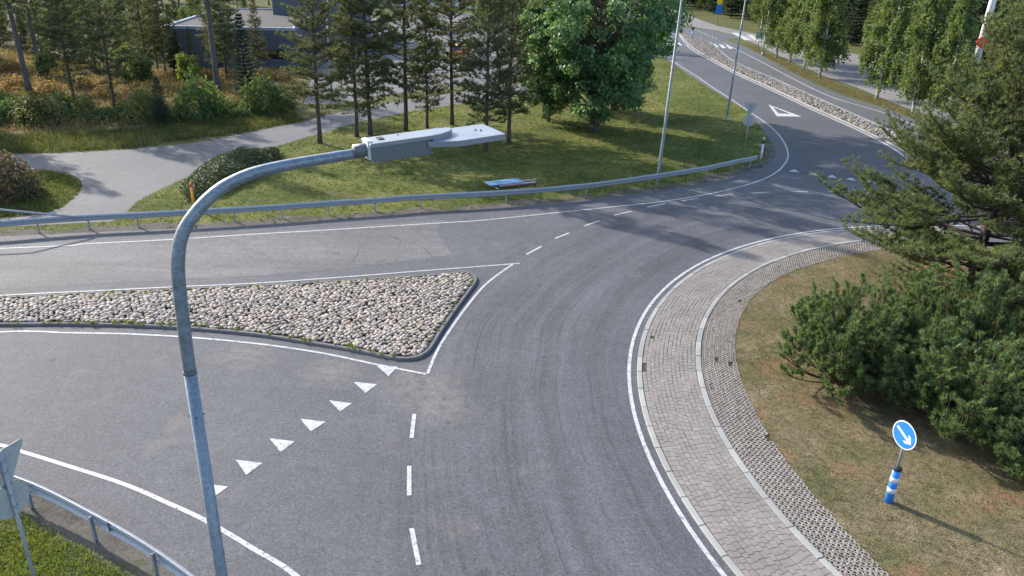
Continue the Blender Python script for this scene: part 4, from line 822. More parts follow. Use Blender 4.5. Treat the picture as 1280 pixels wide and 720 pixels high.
def pine(seed, H_, cb, R, rtrunk, step=0.5, nb=5, tuft_step=0.17, K=9, nl=0.19, nw=0.022, lean=(0, 0), top_round=0.6, dead=True, twig_r=0.010, gaps=0.12, spread=0.75, sub_frac=0.42, rise=0.35, zj=0.12, el0=-0.10):
    r = np.random.default_rng(seed); tr = Acc(); P, Dn = [], []
    zz = np.linspace(-0.3, H_, 14); wob = np.cumsum(r.normal(0, 0.02, (14, 2)), 0); wob[:2] = 0
    tp = np.c_[wob[:, 0] + lean[0] * zz / H_, wob[:, 1] + lean[1] * zz / H_, zz]
    tr.add(*tube(tp, rtrunk * (1 - 0.9 * np.clip(zz / H_, 0, 1)) + 0.012 + 0.35 * rtrunk * np.exp(-np.clip(zz, 0, 9) * 3), 9))
    at = lambda z: np.array([np.interp(z, zz, tp[:, 0]), np.interp(z, zz, tp[:, 1]), z])
    z = cb
    while z < H_ - 0.1:
        t = (z - cb) / (H_ - cb); L0 = R * (1 - t) ** top_round * min(1.0, 0.62 + t * 4.5)
        a0 = r.uniform(0, 6.28)
        for k in range(nb):
            if r.random() < gaps: continue
            a = a0 + k * 6.283 / nb + r.normal(0, 0.25); L = L0 * r.uniform(0.65, 1.12)
            el = el0 + 0.75 * t + r.normal(0, 0.12)
            b = curve_branch(at(min(H_ - 0.05, z + r.uniform(-zj, zj))), (math.cos(a) * math.cos(el), math.sin(a) * math.cos(el), math.sin(el)), max(L, 0.25), r, rise * (0.25 + 0.75 * min(1.0, 2.2 * t)), 6)
            tr.add(*tube(b, np.linspace(0.012 + 0.009 * L, 0.006, len(b)), 4, False))
            sl = np.concatenate([[0], np.cumsum(np.linalg.norm(np.diff(b, axis=0), axis=1))])
            s = L * 0.28; sd = 1
            while s < L:
                p = np.array([np.interp(s, sl, b[:, j]) for j in range(3)]); i = min(len(b) - 2, int(s / L * (len(b) - 1))); d = unit(b[i + 1] - b[i])
                side = unit(np.cross(d, [0, 0, 1])) * sd; sd = -sd
                ls = max(0.16, sub_frac * (L - s) * 0.8 + 0.22) * r.uniform(0.7, 1.2)
                sb = curve_branch(p, d * 0.75 + side * 0.75 + np.array([0, 0, 0.12]), ls, r, 0.35, 3)
                tr.add(*tube(sb, np.linspace(twig_r, 0.004, len(sb)), 3, False))
                m = max(2, int(ls / tuft_step)); q = np.linspace(0.25, 1, m)
                if ls > 0.5:
                    for w_ in r.uniform(0.35, 0.9, int(ls * 5)):
                        i2 = min(len(sb) - 2, int(w_ * (len(sb) - 1))); dq = unit(sb[i2 + 1] - sb[i2]); s3 = unit(np.cross(dq, [0, 0, 1])) * r.choice([-1, 1]); l3 = r.uniform(0.15, 0.4) * min(1.2, ls)
                        e0 = sb[i2]; e1 = e0 + unit(dq + s3 * 0.9 + [0, 0, 0.25]) * l3
                        tr.add(*tube(np.array([e0, e1]), [twig_r * 0.6, 0.003], 3, False))
                        for u3 in np.linspace(0.4, 1, max(2, int(l3 / tuft_step) + 1)): P.append(e0 + (e1 - e0) * u3); Dn.append(e1 - e0 + np.array([0, 0, 0.12]))
                for u in q:
                    x = u * (len(sb) - 1); i2 = min(len(sb) - 2, int(x)); P.append(sb[i2] + (sb[i2 + 1] - sb[i2]) * (x - i2)); Dn.append(unit(sb[i2 + 1] - sb[i2]) + np.array([0, 0, 0.35]))
                s += tuft_step * 1.25
            for u in np.linspace(0.7, 1, 4): x = u * (len(b) - 1); i2 = min(len(b) - 2, int(x)); P.append(b[i2] + (b[i2 + 1] - b[i2]) * (x - i2)); Dn.append(unit(b[i2 + 1] - b[i2]) + np.array([0, 0, 0.4]))
        z += step * r.uniform(0.75, 1.25)
    if dead:
        for k in range(int(cb * 1.6)):
            zq = r.uniform(cb * 0.35, cb + 0.3); a = r.uniform(0, 6.28); b = curve_branch(at(zq), (math.cos(a), math.sin(a), -0.05), r.uniform(0.3, 1.1), r, -0.15, 4, 0.12)
            tr.add(*tube(b, np.linspace(0.016, 0.004, len(b)), 3, False))
    P.append(at(H_)); Dn.append(np.array([0, 0, 1.0]))
    cr = needles(np.array(P) + r.normal(0, 0.02, (len(P), 3)), np.array(Dn), K, nl, nw, spread, r)
    return tr, cr
def spruce(seed, H_, cb, R, rtrunk, step=0.3, nb=7, K=5, nl=0.20, nw=0.05):
    r = np.random.default_rng(seed); tr = Acc(); P, Dn = [], []
    tr.add(*tube([(0, 0, -0.3), (0, 0, H_ * 0.5), (0, 0, H_)], [rtrunk, rtrunk * 0.55, 0.015], 7))
    z = cb
    while z < H_ - 0.1:
        t = (z - cb) / (H_ - cb); L0 = R * (1 - t) ** 0.85 * min(1, 0.6 + 3 * t); a0 = r.uniform(0, 6.28)
        for k in range(nb):
            a = a0 + k * 6.283 / nb + r.normal(0, 0.2); L = max(0.12, L0 * r.uniform(0.7, 1.15))
            b = curve_branch((0, 0, z), (math.cos(a), math.sin(a), -0.22 + 0.6 * t), L, r, 0.30, 5, 0.04)
            tr.add(*tube(b, np.linspace(0.008 + 0.01 * L, 0.004, len(b)), 3, False))
            m = max(3, int(L / 0.11))
            for u in np.linspace(0.12, 1, m):
                x = u * 5; i = min(4, int(x)); p = b[i] + (b[i + 1] - b[i]) * (x - i); d = unit(b[i + 1] - b[i]); sd = unit(np.cross(d, [0, 0, 1])); w = 0.26 * L * (1.05 - u) + 0.06
                for sgn in (-1, 0, 1):
                    for q in ((0.35, 0.8) if w > 0.25 and sgn else (0.5,)): P.append(p + sd * sgn * w * q); Dn.append(d + sd * sgn * 0.9 + np.array([0, 0, -0.25]))
        z += step * r.uniform(0.8, 1.2)
    P.append((0, 0, H_)); Dn.append((0, 0, 1))
    return tr, needles(np.array(P), np.array(Dn), K, nl, nw, 0.6, r)
def broadleaf(seed, H_, cb, R, rtrunk, nclump=90, per=200, size=0.2, clump_r=0.75, lobes=None, flatz=0.8, stems=1):
    r = np.random.default_rng(seed); tr = Acc(); LP, LN = [], []
    top = H_ * 0.86; zz = np.linspace(-0.3, top, 8); tp = np.c_[np.cumsum(r.normal(0, 0.05, 8)) * (zz > 0.5), np.cumsum(r.normal(0, 0.05, 8)) * (zz > 0.5), zz]
    tr.add(*tube(tp, rtrunk * (1 - 0.88 * np.clip(zz / top, 0, 1)) + 0.015, 9))
    for s in range(1, stems):
        a = r.uniform(0, 6.28); b = curve_branch((0.12 * math.cos(a), 0.12 * math.sin(a), -0.2), (0.32 * math.cos(a), 0.32 * math.sin(a), 1), H_ * 0.6, r, 0.1, 6, 0.05); tr.add(*tube(b, np.linspace(rtrunk * 0.7, 0.03, len(b)), 7, False))
    cz = (cb + H_) / 2; hz = (H_ - cb) / 2
    for k in range(nclump):
        u = unit(r.normal(size=3)); rad = r.uniform(0.25, 1.0) ** 0.45
        f = 1 + 0.16 * math.sin(3 * math.atan2(u[1], u[0]) + seed) + 0.10 * math.sin(5 * u[2] + seed)
        wz = 1.0 if u[2] > 0 else 0.9
        c = np.array([u[0] * R * rad * f, u[1] * R * rad * f, cz + u[2] * hz * rad * wz])
        zb = max(cb * 0.55, min(top * 0.95, c[2] - 0.55 * math.hypot(c[0], c[1]))); p0 = np.array([np.interp(zb, zz, tp[:, 0]), np.interp(zb, zz, tp[:, 1]), zb])
        mid = (p0 + c) / 2 + np.array([0, 0, 0.12 * np.linalg.norm(c - p0)])
        tr.add(*tube(spline([p0, mid, c], 0.6), np.linspace(0.05, 0.012, len(spline([p0, mid, c], 0.6))), 4, False))
        m = int(per * r.uniform(0.6, 1.4)); cr_ = clump_r * r.uniform(0.7, 1.25)
        d = unit(r.normal(size=(m, 3))) * (r.uniform(0, 1, (m, 1)) ** 0.5); d[:, 2] *= flatz; q = c + d * cr_
        LP.append(q); LN.append(unit(q - c) * 0.5 + unit(c - [0, 0, cz]) * 0.4 + np.array([0, 0, 0.7]))
    LP = np.concatenate(LP); LN = np.concatenate(LN)
    return tr, leaves(LP, np.full(len(LP), size), LN, r, 0.75, 0.9)
def birch(seed, H_, cb, R, rtrunk, nl=42, size=0.15, dens=9):
    r = np.random.default_rng(seed); tr = Acc(); LP = []
    zz = np.linspace(-0.3, H_, 9); tp = np.c_[np.cumsum(r.normal(0, 0.07, 9)) * (zz > 0.3), np.cumsum(r.normal(0, 0.07, 9)) * (zz > 0.3), zz]
    tr.add(*tube(tp, rtrunk * (1 - 0.92 * np.clip(zz / H_, 0, 1)) + 0.01, 8))
    for k in range(nl):
        t = ((k + r.uniform(0, 1)) / nl); z = cb + (H_ - cb) * t * 0.97; p0 = np.array([np.interp(z, zz, tp[:, 0]), np.interp(z, zz, tp[:, 1]), z])
        a = r.uniform(0, 6.28); L = R * (1.05 - t) ** 0.6 * min(1, 0.55 + 2 * t) * r.uniform(0.6, 1.1)
        b = curve_branch(p0, (math.cos(a), math.sin(a), 0.75), L * 1.15, r, -0.9, 6, 0.07); tr.add(*tube(b, np.linspace(0.035 * (1.1 - t), 0.006, len(b)), 4, False))
        for j in range(int(5 + L * 6)):
            u = r.uniform(0.3, 1.0); x = u * 6; i = min(5, int(x)); s0 = b[i] + (b[i + 1] - b[i]) * (x - i) + r.normal(0, 0.16, 3)
            ln = r.uniform(0.5, 1.0 + 0.9 * (1 - t)) * min(1, z / 3.2); m = max(4, int(ln * dens * 1.6)); q = np.linspace(0, 1, m)[:, None]
            dr = r.normal(0, 0.22, 2); st = s0 + np.concatenate([q * dr[0], q * dr[1], -q * ln], 1) + r.normal(0, 0.07, (m, 3)); LP.append(st)
    LP = np.concatenate(LP); LP = LP[LP[:, 2] > 0.7]
    return tr, leaves(LP, np.full(len(LP), size), np.tile([0.2, 0, 0.35], (len(LP), 1)), r, 0.7, 0.5)
def shrub(seed, R, H_, n=1800, size=0.12, lump=0.25, aspect=0.65, ry=None, up=0.8, fill=0.35):
    r = np.random.default_rng(seed); ry = ry or R; st = Acc()
    ph = r.uniform(0, 6.28, 6)
    u = unit(r.normal(size=(n, 3))); u[:, 2] = np.abs(u[:, 2]); az_ = np.arctan2(u[:, 1], u[:, 0])
    f = 1 + lump * (np.sin(3 * az_ + ph[0]) * 0.5 + np.sin(5 * az_ + ph[1] + 3 * u[:, 2]) * 0.35 + np.sin(9 * az_ + 6 * u[:, 2] + ph[2]) * 0.3)
    rad = r.uniform(fill, 1, n) ** 0.5 * f
    p = np.c_[u[:, 0] * R * rad, u[:, 1] * ry * rad, 0.03 + u[:, 2] * H_ * rad]
    k = max(8, int(R * 8))
    for i in r.choice(n, k, replace=False):
        q = p[i] * 0.85; b0 = np.array([q[0] * 0.25, q[1] * 0.25, -0.05]); st.add(*tube(spline([b0, (b0 + q) / 2 + [0, 0, 0.1 * H_], q], 0.3), 0.010, 4, False))
    return st, leaves(p, np.full(n, size), u * 0.8 + np.array([0, 0, 0.6]), r, aspect, up)
def mugo(seed, R, H_, nstem=150, nl=0.10, nw=0.016, K=10, ry=None):
    """dense mountain pine: stems sweep out and up, each ends in upright bottle-brush shoots"""
    r = np.random.default_rng(seed); st = Acc(); P, Dn = [], []; ry = ry or R
    for k in range(nstem):
        a = r.uniform(0, 6.28); q = math.sqrt(r.uniform(0.02, 1)); f = 1 + 0.16 * math.sin(3 * a + seed) + 0.1 * math.sin(7 * a + 2 * seed)
        tip = np.array([q * R * f * math.cos(a), q * ry * f * math.sin(a), H_ * (1 - 0.60 * q ** 2.0) * r.uniform(0.45, 1.1)])
        b = spline([np.array([tip[0] * 0.18, tip[1] * 0.18, -0.08]), np.array([tip[0] * 0.68, tip[1] * 0.68, tip[2] * 0.38]), tip], 0.22)
        st.add(*tube(b, np.linspace(0.03, 0.008, len(b)), 4, False))
        for j in range(r.integers(7, 12)):
            i = r.integers(int(len(b) * 0.55), len(b)); s0 = b[i]; od = np.array([math.cos(a), math.sin(a), 0]) * 0.35 * q + np.array([0, 0, 0.9]) + r.normal(0, 0.35, 3); od = unit(od)
            ln = r.uniform(0.2, 0.5); m = 4
            st.add(*tube(np.array([s0, s0 + od * ln]), [0.008, 0.004], 3, False))
            for u in np.linspace(0.55, 1.0, m): P.append(s0 + od * ln * u); Dn.append(od)
    return st, needles(np.array(P), np.array(Dn), K, nl, nw, 0.85, r)
def make_tree(name, label, cat, parts, bark_m, leaf_m, loc, rz=0.0, sc=1.0, group=None, pn=('trunk', 'crown')):
    t = thing(name, label, cat, loc, rz, group); t.scale = (sc, sc, sc)
    tr, (cv, cf) = parts
    obj(pn[0], tr.mesh(pn[0], True), bark_m, t); obj(pn[1], mesh_np(pn[1], cv, cf), leaf_m, t)
    return t
def place(proto, loc, rz, sc=1.0, label=None, group=None, first=[]):
    if proto.name in first:
        o = copy_tree(proto)
    else:
        first.append(proto.name); o = proto
    o.location = loc; o.rotation_euler = (0, 0, rz); o.scale = (sc, sc, sc * random.uniform(0.95, 1.06))
    if label: o['label'] = label
    if group: o['group'] = group
    return o
def blades(name, poly, n, h, w, mat, z=0.0, seed=1, avoid=None, K=4, cull=True, spread=0.5, mask=None, label=None, cat=None):
    """grass: many single-triangle blades in small tufts"""
    r = np.random.default_rng(seed); p = np.array(poly); x0, y0 = p.min(0); x1, y1 = p.max(0)
    X = r.uniform(x0, x1, n); Y = r.uniform(y0, y1, n); k = inside(X, Y, p)
    if cull: k &= in_view(X, Y, 0.0, 1.15)
    if mask is not None: k &= mask(X, Y, r)
    if avoid is not None:
        for q in avoid: k &= ~inside(X, Y, q)
    X, Y = X[k], Y[k]; m = len(X); pos = np.c_[X, Y, np.full(m, z - 0.01)]
    pos = np.repeat(pos, K, 0) + np.c_[r.normal(0, h * 0.35, (m * K, 2)), np.zeros(m * K)]; d = unit(np.array([0, 0, 1.0]) + r.normal(0, spread, (m * K, 3)) * [1, 1, 0.2])
    ln = h * r.uniform(0.5, 1.25, (m * K, 1)); s = unit(np.cross(d, r.normal(size=(m * K, 3)))) * w / 2
    V = np.stack([pos - s, pos + s, pos + d * ln], 1).reshape(-1, 3)
    o = obj(name, mesh_np(name, V, np.arange(len(V)).reshape(-1, 3)), mat, kind='stuff', label=label, cat=cat)
    return o

# ------------------------------------------------------------------ central island planting
px_, py_ = PT['island_pine']
ipine = make_tree('pine_tree', 'large bushy pine spreading over the central island beyond the mountain pines', 'tree',
          pine(11, 11.8, 0.8, 6.7, 0.20, 0.30, 8, 0.165, 13, 0.18, 0.030, (0.2, 0.1), 0.88, True, 0.010, 0.08, 0.85, 0.45, 0.9, 0.4, -0.14), 'pine_bark', 'pine_needles', (px_ + 0.3, py_ - 0.2, 0.05), 0.4)
o = copy_tree(ipine); o.location = (22.2, 24.2, 0.05); o.rotation_euler.z = 2.9; o.scale = (0.92, 0.92, 1.05); o['label'] = 'second pine on the central island, its branches meeting the large bushy pine'
o = copy_tree(ipine); o.location = (18.6, 24.4, 0.06); o.rotation_euler.z = 4.4; o.scale = (0.5, 0.5, 0.46); o['label'] = 'small pine below the large bushy pine, behind the mountain pines'
MG = [(10.3, 20.5, 2.5, 2.8, 1, 'rounded mountain pine bush, leftmost of the cluster on the central island'), (12.4, 18.3, 2.2, 2.55, 2, 'mountain pine bush right behind the arrow bollard'),
      (13.7, 21.6, 2.5, 3.0, 3, 'tall mountain pine bush between the arrow bollard bush and the large pine'), (13.1, 15.9, 1.55, 1.75, 4, 'low mountain pine bush in front of the others, past the arrow bollard'), (15.8, 18.4, 2.4, 2.8, 5, 'mountain pine bush at the back of the island cluster')]
for x, y, R_, H_, sd, lb in MG:
    make_tree('mountain_pine', lb, 'shrub', mugo(sd, R_, H_, int(70 * R_), 0.145, 0.026, 17), 'twig', 'mugo_needles', (x, y, 0.07), sd * 1.3, 1.0, 'mountain pines on the central island', ('stem', 'foliage'))

# ------------------------------------------------------------------ row of slender pines behind the lawn
PROW = [pine(21 + k, [15, 13.5, 16][k], [2.3, 1.9, 2.7][k], [2.5, 2.2, 2.7][k], 0.13, 0.46, 6, 0.21, 10, 0.24, 0.042, ((0.2, 0), (-0.1, 0.1), (0, 0))[k], 0.55, True, 0.009, 0.14, 0.8, 0.45, 0.5, 0.25) for k in range(3)]
LBL = 'slender dark pine in the row between the lawn and the car park'
protos = [make_tree('pine_tree', LBL, 'tree', PROW[k], 'pine_bark', 'row_pine_needles', (0, 0, 0), 0, 1, 'pines in the row behind the lawn') for k in range(3)]
for i, (x, y) in enumerate(ROW_PINES):
    o = place(protos[i % 3], (x, y, 0), i * 1.9, [1.0, 0.9, 1.0, 1.05, 0.75, 1.0, 0.92, 0.95, 1.05, 1.0][i],
    ['slender pine at the end of the row nearest the low hedge', 'second pine of the row from the low hedge', 'third pine of the row from the low hedge, close beside the second', 'fourth pine of the row from the low hedge',
     'smallest pine of the row, fifth from the low hedge', 'sixth pine of the row from the low hedge, rising behind the lamp head', 'pine standing forward of the row on the lawn, below the lamp head', 'pine on the lawn between the lamp head and the round broadleaf tree',
     'pine stem beside the round broadleaf tree', 'pine behind the stem beside the round broadleaf tree, past the side path'][i])
# taller bare-stemmed pines of the wood by the side path
TALL = [pine(31 + k, [19, 17][k], [6.3, 4.6][k], [2.9, 2.5][k], [0.20, 0.14][k], 0.50, 6, 0.24, 10, 0.27, 0.05, ((0.2, 0.1), (0, 0))[k], 0.5, True, 0.010, 0.12, 0.8, 0.45) for k in range(2)]
tp_ = [make_tree('pine_tree', 'tall bare-stemmed pine', 'tree', TALL[k], 'pine_bark_grey', 'row_pine_needles', (0, 0, 0)) for k in range(2)]
FL = ['thick leaning bare-trunked pine in the rusty undergrowth', 'dark pine trunk behind the thick leaning one', 'thin pine at the wood edge above the green bushes', 'thin straight pine beside the yellow-green sapling',
      'thick grey pine trunk standing before the grey building', 'thin pine just behind the thick grey trunk', 'thin pine deep in the rusty undergrowth', 'thin pine behind the yellow-green sapling']
for i, (x, y) in enumerate(FOREST_TRUNKS):
    o = place(tp_[0] if i in (0, 1, 4) else protos[i % 3], (x, y, 0), i * 2.1, [1.05, 0.95, 0.8, 0.82, 1.15, 0.8, 0.85, 0.8][i], FL[i], 'pines of the wood by the side path')
    if i == 0: o.rotation_euler = (0.0, -0.05, 0.3)
for i, (x, y, s_) in enumerate([(-40.5, 53.5, 0.9), (-46, 58, 1.0), (-43.5, 63.5, 0.95), (-50, 67, 1.05), (-37.0, 50.2, 0.75)]):  # out-of-view pines, added so their shadows fall on the side path
    place(protos[i % 3], (x, y, 0), i * 1.4, s_, 'unseen pine added outside the wood edge to shade the side path', 'unseen pines added to shade the side path')
for i, (x, y, s_) in enumerate([(-31.6, 73.2, 0.42), (-29.4, 72.0, 0.34), (-33.2, 75.0, 0.5), (-26.2, 71.5, 0.8), (-28.3, 75.0, 0.5), (-24.2, 74.5, 0.45), (-34.6, 76.6, 0.6)]):
    place(protos[i % 3], (x, y, 0), i * 1.4, s_, 'small pine growing against the front of the grey building', 'small pines before the grey building')
# background wood: copies of the same kinds
r_ = np.random.default_rng(5)
bg = []
def bg_ok(x, y, dmin):
    return all((x - a) ** 2 + (y - b) ** 2 > dmin ** 2 for a, b in bg)
for k in range(900):
    x = r_.uniform(-115, -20); y = r_.uniform(70, 190)
    if y < 72 + 0.25 * abs(x + 60) and x > -50: continue
    if -42 < x < -18 and y < 118: continue
    if x > -34 and y < 165 - (x + 34) * 0.2: continue
    if bg_ok(x, y, 5.2): bg.append((x, y))
bg = bg[:76]
for i, (x, y) in enumerate(bg):
    place(tp_[i % 2] if i % 3 else protos[i % 3], (x, y, 0), i * 1.3, r_.uniform(0.8, 1.1), 'pine in the dense wood beyond the side path', 'pines of the dense wood beyond the path')
# young pines and birches filling the wood
yp = make_tree('young_pine', 'bushy young pine in the wood behind the rusty undergrowth', 'tree', pine(37, 8.0, 0.5, 2.1, 0.08, 0.42, 6, 0.20, 10, 0.24, 0.05, (0, 0), 0.6, False, 0.008, 0.1, 0.85, 0.45), 'pine_bark', 'row_pine_needles', (0, 0, 0), 0, 1, 'young pines of the wood')
yb = make_tree('young_birch', 'young birch with loose light green crown in the wood', 'tree', birch(66, 7.5, 0.7, 1.7, 0.06, 46, 0.17, 8), 'birch_bark', 'birch_leaves', (0, 0, 0), 0, 1, 'young birches of the wood')
yw = []
for k in range(3000):
    x = r_.uniform(-88, -21); y = r_.uniform(58, 112)
    if y < 60 + 0.30 * (x + 28) * (x > -28) or y < 72 + (x + 40) * 0.45 - (9 if x < -44 else 0): continue
    if x > -36.5 and y > 75 and x < -10: continue
    if x > -30 and y > 72: continue
    if all((x - a) ** 2 + (y - b) ** 2 > 2.9 ** 2 for a, b in yw) and min((x - a) ** 2 + (y - b) ** 2 for a, b in SAPLINGS + FOREST_TRUNKS) > 4: yw.append((x, y))
for i, (x, y) in enumerate(yw[:60]):
    place(yb if i % 3 == 1 else yp, (x, y, 0), i * 1.9, r_.uniform(0.55, 1.1))
# small spruces
sp1 = make_tree('spruce_tree', 'narrow dark young spruce in front of the grey building', 'tree', spruce(41, 6.6, 0.5, 1.35, 0.09), 'pine_bark', 'spruce_needles', (*SPRUCES[0], 0), 0.3, 1.0, 'young spruces')
o = copy_tree(sp1); o.location = (*SPRUCES[1], 0); o.scale = (0.62, 0.62, 0.5); o['label'] = 'small dark spruce at the wood edge by the side path'
o = copy_tree(sp1); o.location = (*SPRUCES[2], 0); o.scale = (0.75, 0.75, 0.6); o.rotation_euler.z = 2; o['label'] = 'small spruce left of the thick grey trunk near the building corner'
# big broadleaf trees by the lawn
mp = make_tree('broadleaf_tree', 'large round dark green broadleaf tree at the end of the pine row', 'tree', broadleaf(51, 14.5, 0.25, 5.0, 0.22, 260, 150, 0.25, 0.78, None, 0.8, 3), 'pine_bark', 'maple_leaves', (PT['maple'][0] + 0.4, PT['maple'][1] + 1.2, 0), 0.2)
o = copy_tree(mp); o.location = (PT['maple2'][0] + 0.9, PT['maple2'][1] + 7.0, 0); o.rotation_euler.z = 2.2; o.scale = (0.88, 0.88, 1.0); o['label'] = 'dark green broadleaf tree behind the large round one beside the lamp post'
o = copy_tree(mp); o.location = (2.3, 58.0, 0); o.rotation_euler.z = 1.1; o.scale = (0.5, 0.5, 0.62); o['label'] = 'smaller loose broadleaf tree between the pine stems and the large round one'
# birches along the cycle path
bps = [make_tree('birch_tree', 'birch with drooping green crown in the row along the cycle path', 'tree', birch(61 + k, [12.5, 11][k], [1.5, 1.2][k], [2.8, 2.5][k], 0.14, 84, 0.21, 10), 'birch_bark', 'birch_leaves', (0, 0, 0), 0, 1, 'birches along the cycle path') for k in range(2)]
for i, (x, y) in enumerate(BIRCH): place(bps[i % 2], (x, y, 0), i * 2.4, [1.05, 1.0, 1.05, 1.1, 0.98, 0.95, 0.78][i],
    ['birch standing right next to the lamp post near the crossing', 'second birch along the cycle path from the lamp post near the crossing', 'third birch along the cycle path from the lamp post near the crossing',
     'fourth birch from the lamp post near the crossing, at the gap in the row', 'fifth birch from the lamp post near the crossing, just past the gap', 'sixth birch from the lamp post near the crossing', 'smaller birch at the end of the row, beside the tall mast'][i])
# far wood on the right: spruces and birches
sf = make_tree('spruce_tree', 'dark spruce in the wood beyond the cycle path', 'tree', spruce(43, 14, 0.6, 2.6, 0.16, 0.5, 7, 5, 0.34, 0.10), 'pine_bark', 'spruce_needles', (41, 150, 0), 0, 1, 'dark spruces beyond the cycle path')
far = []
for k in range(4000):
    x = r_.uniform(38, 150); y = r_.uniform(66, 290)
    xl = 40.5 if y > 128 else 47
    if x < xl + 1.5 or x > 12 + y * 0.72: continue
    if all((x - a) ** 2 + (y - b) ** 2 > 4.6 ** 2 for a, b in far): far.append((x, y))
far.sort(key=lambda q: q[0] * 1.0 - 0.1 * q[1])
for i, (x, y) in enumerate(far[:150]):
    if i % 3 == 1: place(bps[i % 2], (x, y, 0), i * 1.7, r_.uniform(0.9, 1.2), 'green birch in the wood beyond the cycle path', 'birches in the wood beyond the cycle path')
    else: place(sf, (x, y, 0), i * 1.1, r_.uniform(0.75, 1.15))
# wood behind the car park and at the end of the far arm
for i in range(46):
    x = -95 + i * 3.1 + r_.uniform(-1, 1); y = 205 + r_.uniform(-8, 14)
    if i % 2: place(protos[i % 3], (x, y, 0), i, r_.uniform(0.9, 1.2), 'pine in the far wood behind the shop', 'pines of the far wood behind the shop')
    else: place(bps[(i // 2) % 2], (x, y, 0), i, r_.uniform(0.9, 1.2), 'birch in the far wood behind the shop', 'birches of the far wood behind the shop')
for i in range(14):
    x = -4 + i * 1.4; y = 112 + (i % 4) * 7 + r_.uniform(-2, 2)
    if x > 8.0: continue
    place(protos[i % 3] if i % 2 else bps[i % 2], (x, y, 0), i * 2.0, r_.uniform(0.85, 1.05), 'tree in the strip between the car park and the far arm', 'trees between the car park and the far arm')

# ------------------------------------------------------------------ saplings, bushes and ground cover
SL = ['yellow-green sapling beside the thin straight pine', 'small yellow-green sapling left of the thick grey trunk', 'small olive sapling near the dark pine trunk', 'olive sapling just right of the yellow-green one']
for i, (x, y) in enumerate(SAPLINGS):
    make_tree('sapling', SL[i], 'sapling', broadleaf(71 + i, [3.7, 2.7, 2.2, 2.8][i], 0.3, [1.15, 0.9, 0.8, 0.8][i], 0.04, 34, 60, 0.17, 0.42), 'twig', 'sapling_leaves' if i < 2 else 'birch_leaves', (x, y, 0), i, 1.0, 'young leafy saplings')
bush_p = [shrub(81 + k, 1.5, [1.3, 1.5, 1.0][k], 2300, 0.17, 0.3) for k in range(3)]
bp = [make_tree('bush', 'leafy green bush at the wood edge along the side path', 'bush', bush_p[k], 'twig', ('bush_leaves', 'olive_leaves', 'bush_leaves')[k], (0, 0, 0), 0, 1, 'green bushes along the wood edge', ('stem', 'foliage')) for k in range(3)]
for i, (x, y) in enumerate(BUSHES):
    o = place(bp[i % 3], (x, y, 0), i * 1.7, [1.0, 0.65, 1.2, 0.8, 0.55, 1.05, 0.7][i % 7]); o.scale.z *= [1.0, 1.7, 0.8, 1.35, 1.9, 0.75, 1.2, 1.5][i % 8]
orange_p = [shrub(91 + k, 1.1, 1.0, 900, 0.2, 0.35, 0.5) for k in range(2)]
op = [make_tree('autumn_shrub', 'rusty orange autumn shrub in the wood undergrowth', 'bush', orange_p[k], 'twig', 'orange_leaves', (0, 0, 0), 0, 1, 'orange autumn shrubs', ('stem', 'foliage')) for k in range(2)]
for i, (x, y) in enumerate(ORANGE): place(op[i % 2], (x, y, 0), i * 2.3, [1.1, 0.9, 0.8, 1.0][i % 4])
x, y = PT['redbush']
make_tree('red_bush', 'reddish green bush on the grass tongue beside the side path', 'bush', shrub(95, 2.1, 2.1, 5200, 0.17, 0.25), 'twig', 'red_leaves', (x - 1.6, y + 1.2, 0), 0.5, 1.0, None, ('stem', 'foliage'))
ha, hb = np.array(PT['hedge_a']), np.array(PT['hedge_b']); hc = (ha + hb) / 2; hl = float(np.linalg.norm(hb - ha))
make_tree('low_hedge', 'low dark spreading hedge between the side path and the guard rail', 'hedge', shrub(97, hl * 0.52, 0.95, 11000, 0.14, 0.12, 0.5, 1.7, 0.8, 0.5), 'twig', 'hedge_leaves', (hc[0] + 0.15, hc[1] + 0.2, 0), math.atan2(*(hb - ha)[::-1]), 1.0, None, ('stem', 'foliage'))

rp = [tuple(p) for p in poly]
lawn_poly = [(17.0, 98)] + [tuple(p) for p in spline(ROAD_N, 0.8)][::-1] + [(-22, 31.2)] + PATH[13:28][::-1] + [(6.4, 90)]
clear_n = np.array([tuple(p) for p in spline(ROAD_N[:18], 1.0)])
def off_road(dmin):
    def f(X, Y, r): return np.min(np.hypot(X[:, None] - clear_n[None, :, 0], Y[:, None] - clear_n[None, :, 1]), 1) > dmin * r.uniform(0.5, 1.5, len(X))
    return f
blades('lawn_grass', lawn_poly, 60000, 0.11, 0.035, 'green_grass', 0.004, 101, None, 4, True, 0.7, off_road(0.75))
blades('lawn_clumps', lawn_poly, 5200, 0.22, 0.04, 'green_grass', 0.004, 111, None, 7, True, 0.7, lambda X, Y, r: np.sin(X * 0.7) + np.sin(Y * 0.9 + X * 0.3) + r.normal(0, 0.7, len(X)) > 0.5)
blades('verge_weeds', [tuple(p) for p in clear_n] + [tuple(p) for p in (clear_n + perp2(clear_n) * 1.3)[::-1]], 3600, 0.16, 0.04, 'green_grass', 0.007, 102, None, 5, True, 0.6, lambda X, Y, r: np.sin(X * 2.1) + np.sin(X * 0.83 + 2) + r.normal(0, 0.6, len(X)) > 0.2)
grass_il = [tuple(p) for p in polar(REf(np.arange(95, 212, 2.0)) + 0.06 + 0.07 * np.sin(np.arange(95, 212, 2.0) * 2.3), np.arange(95, 212, 2.0))] + [(20, 10), (28, 25)]
blades('island_grass', grass_il, 90000, 0.065, 0.016, 'dry_grass', 0.075, 103, None, 4, True, 0.9)
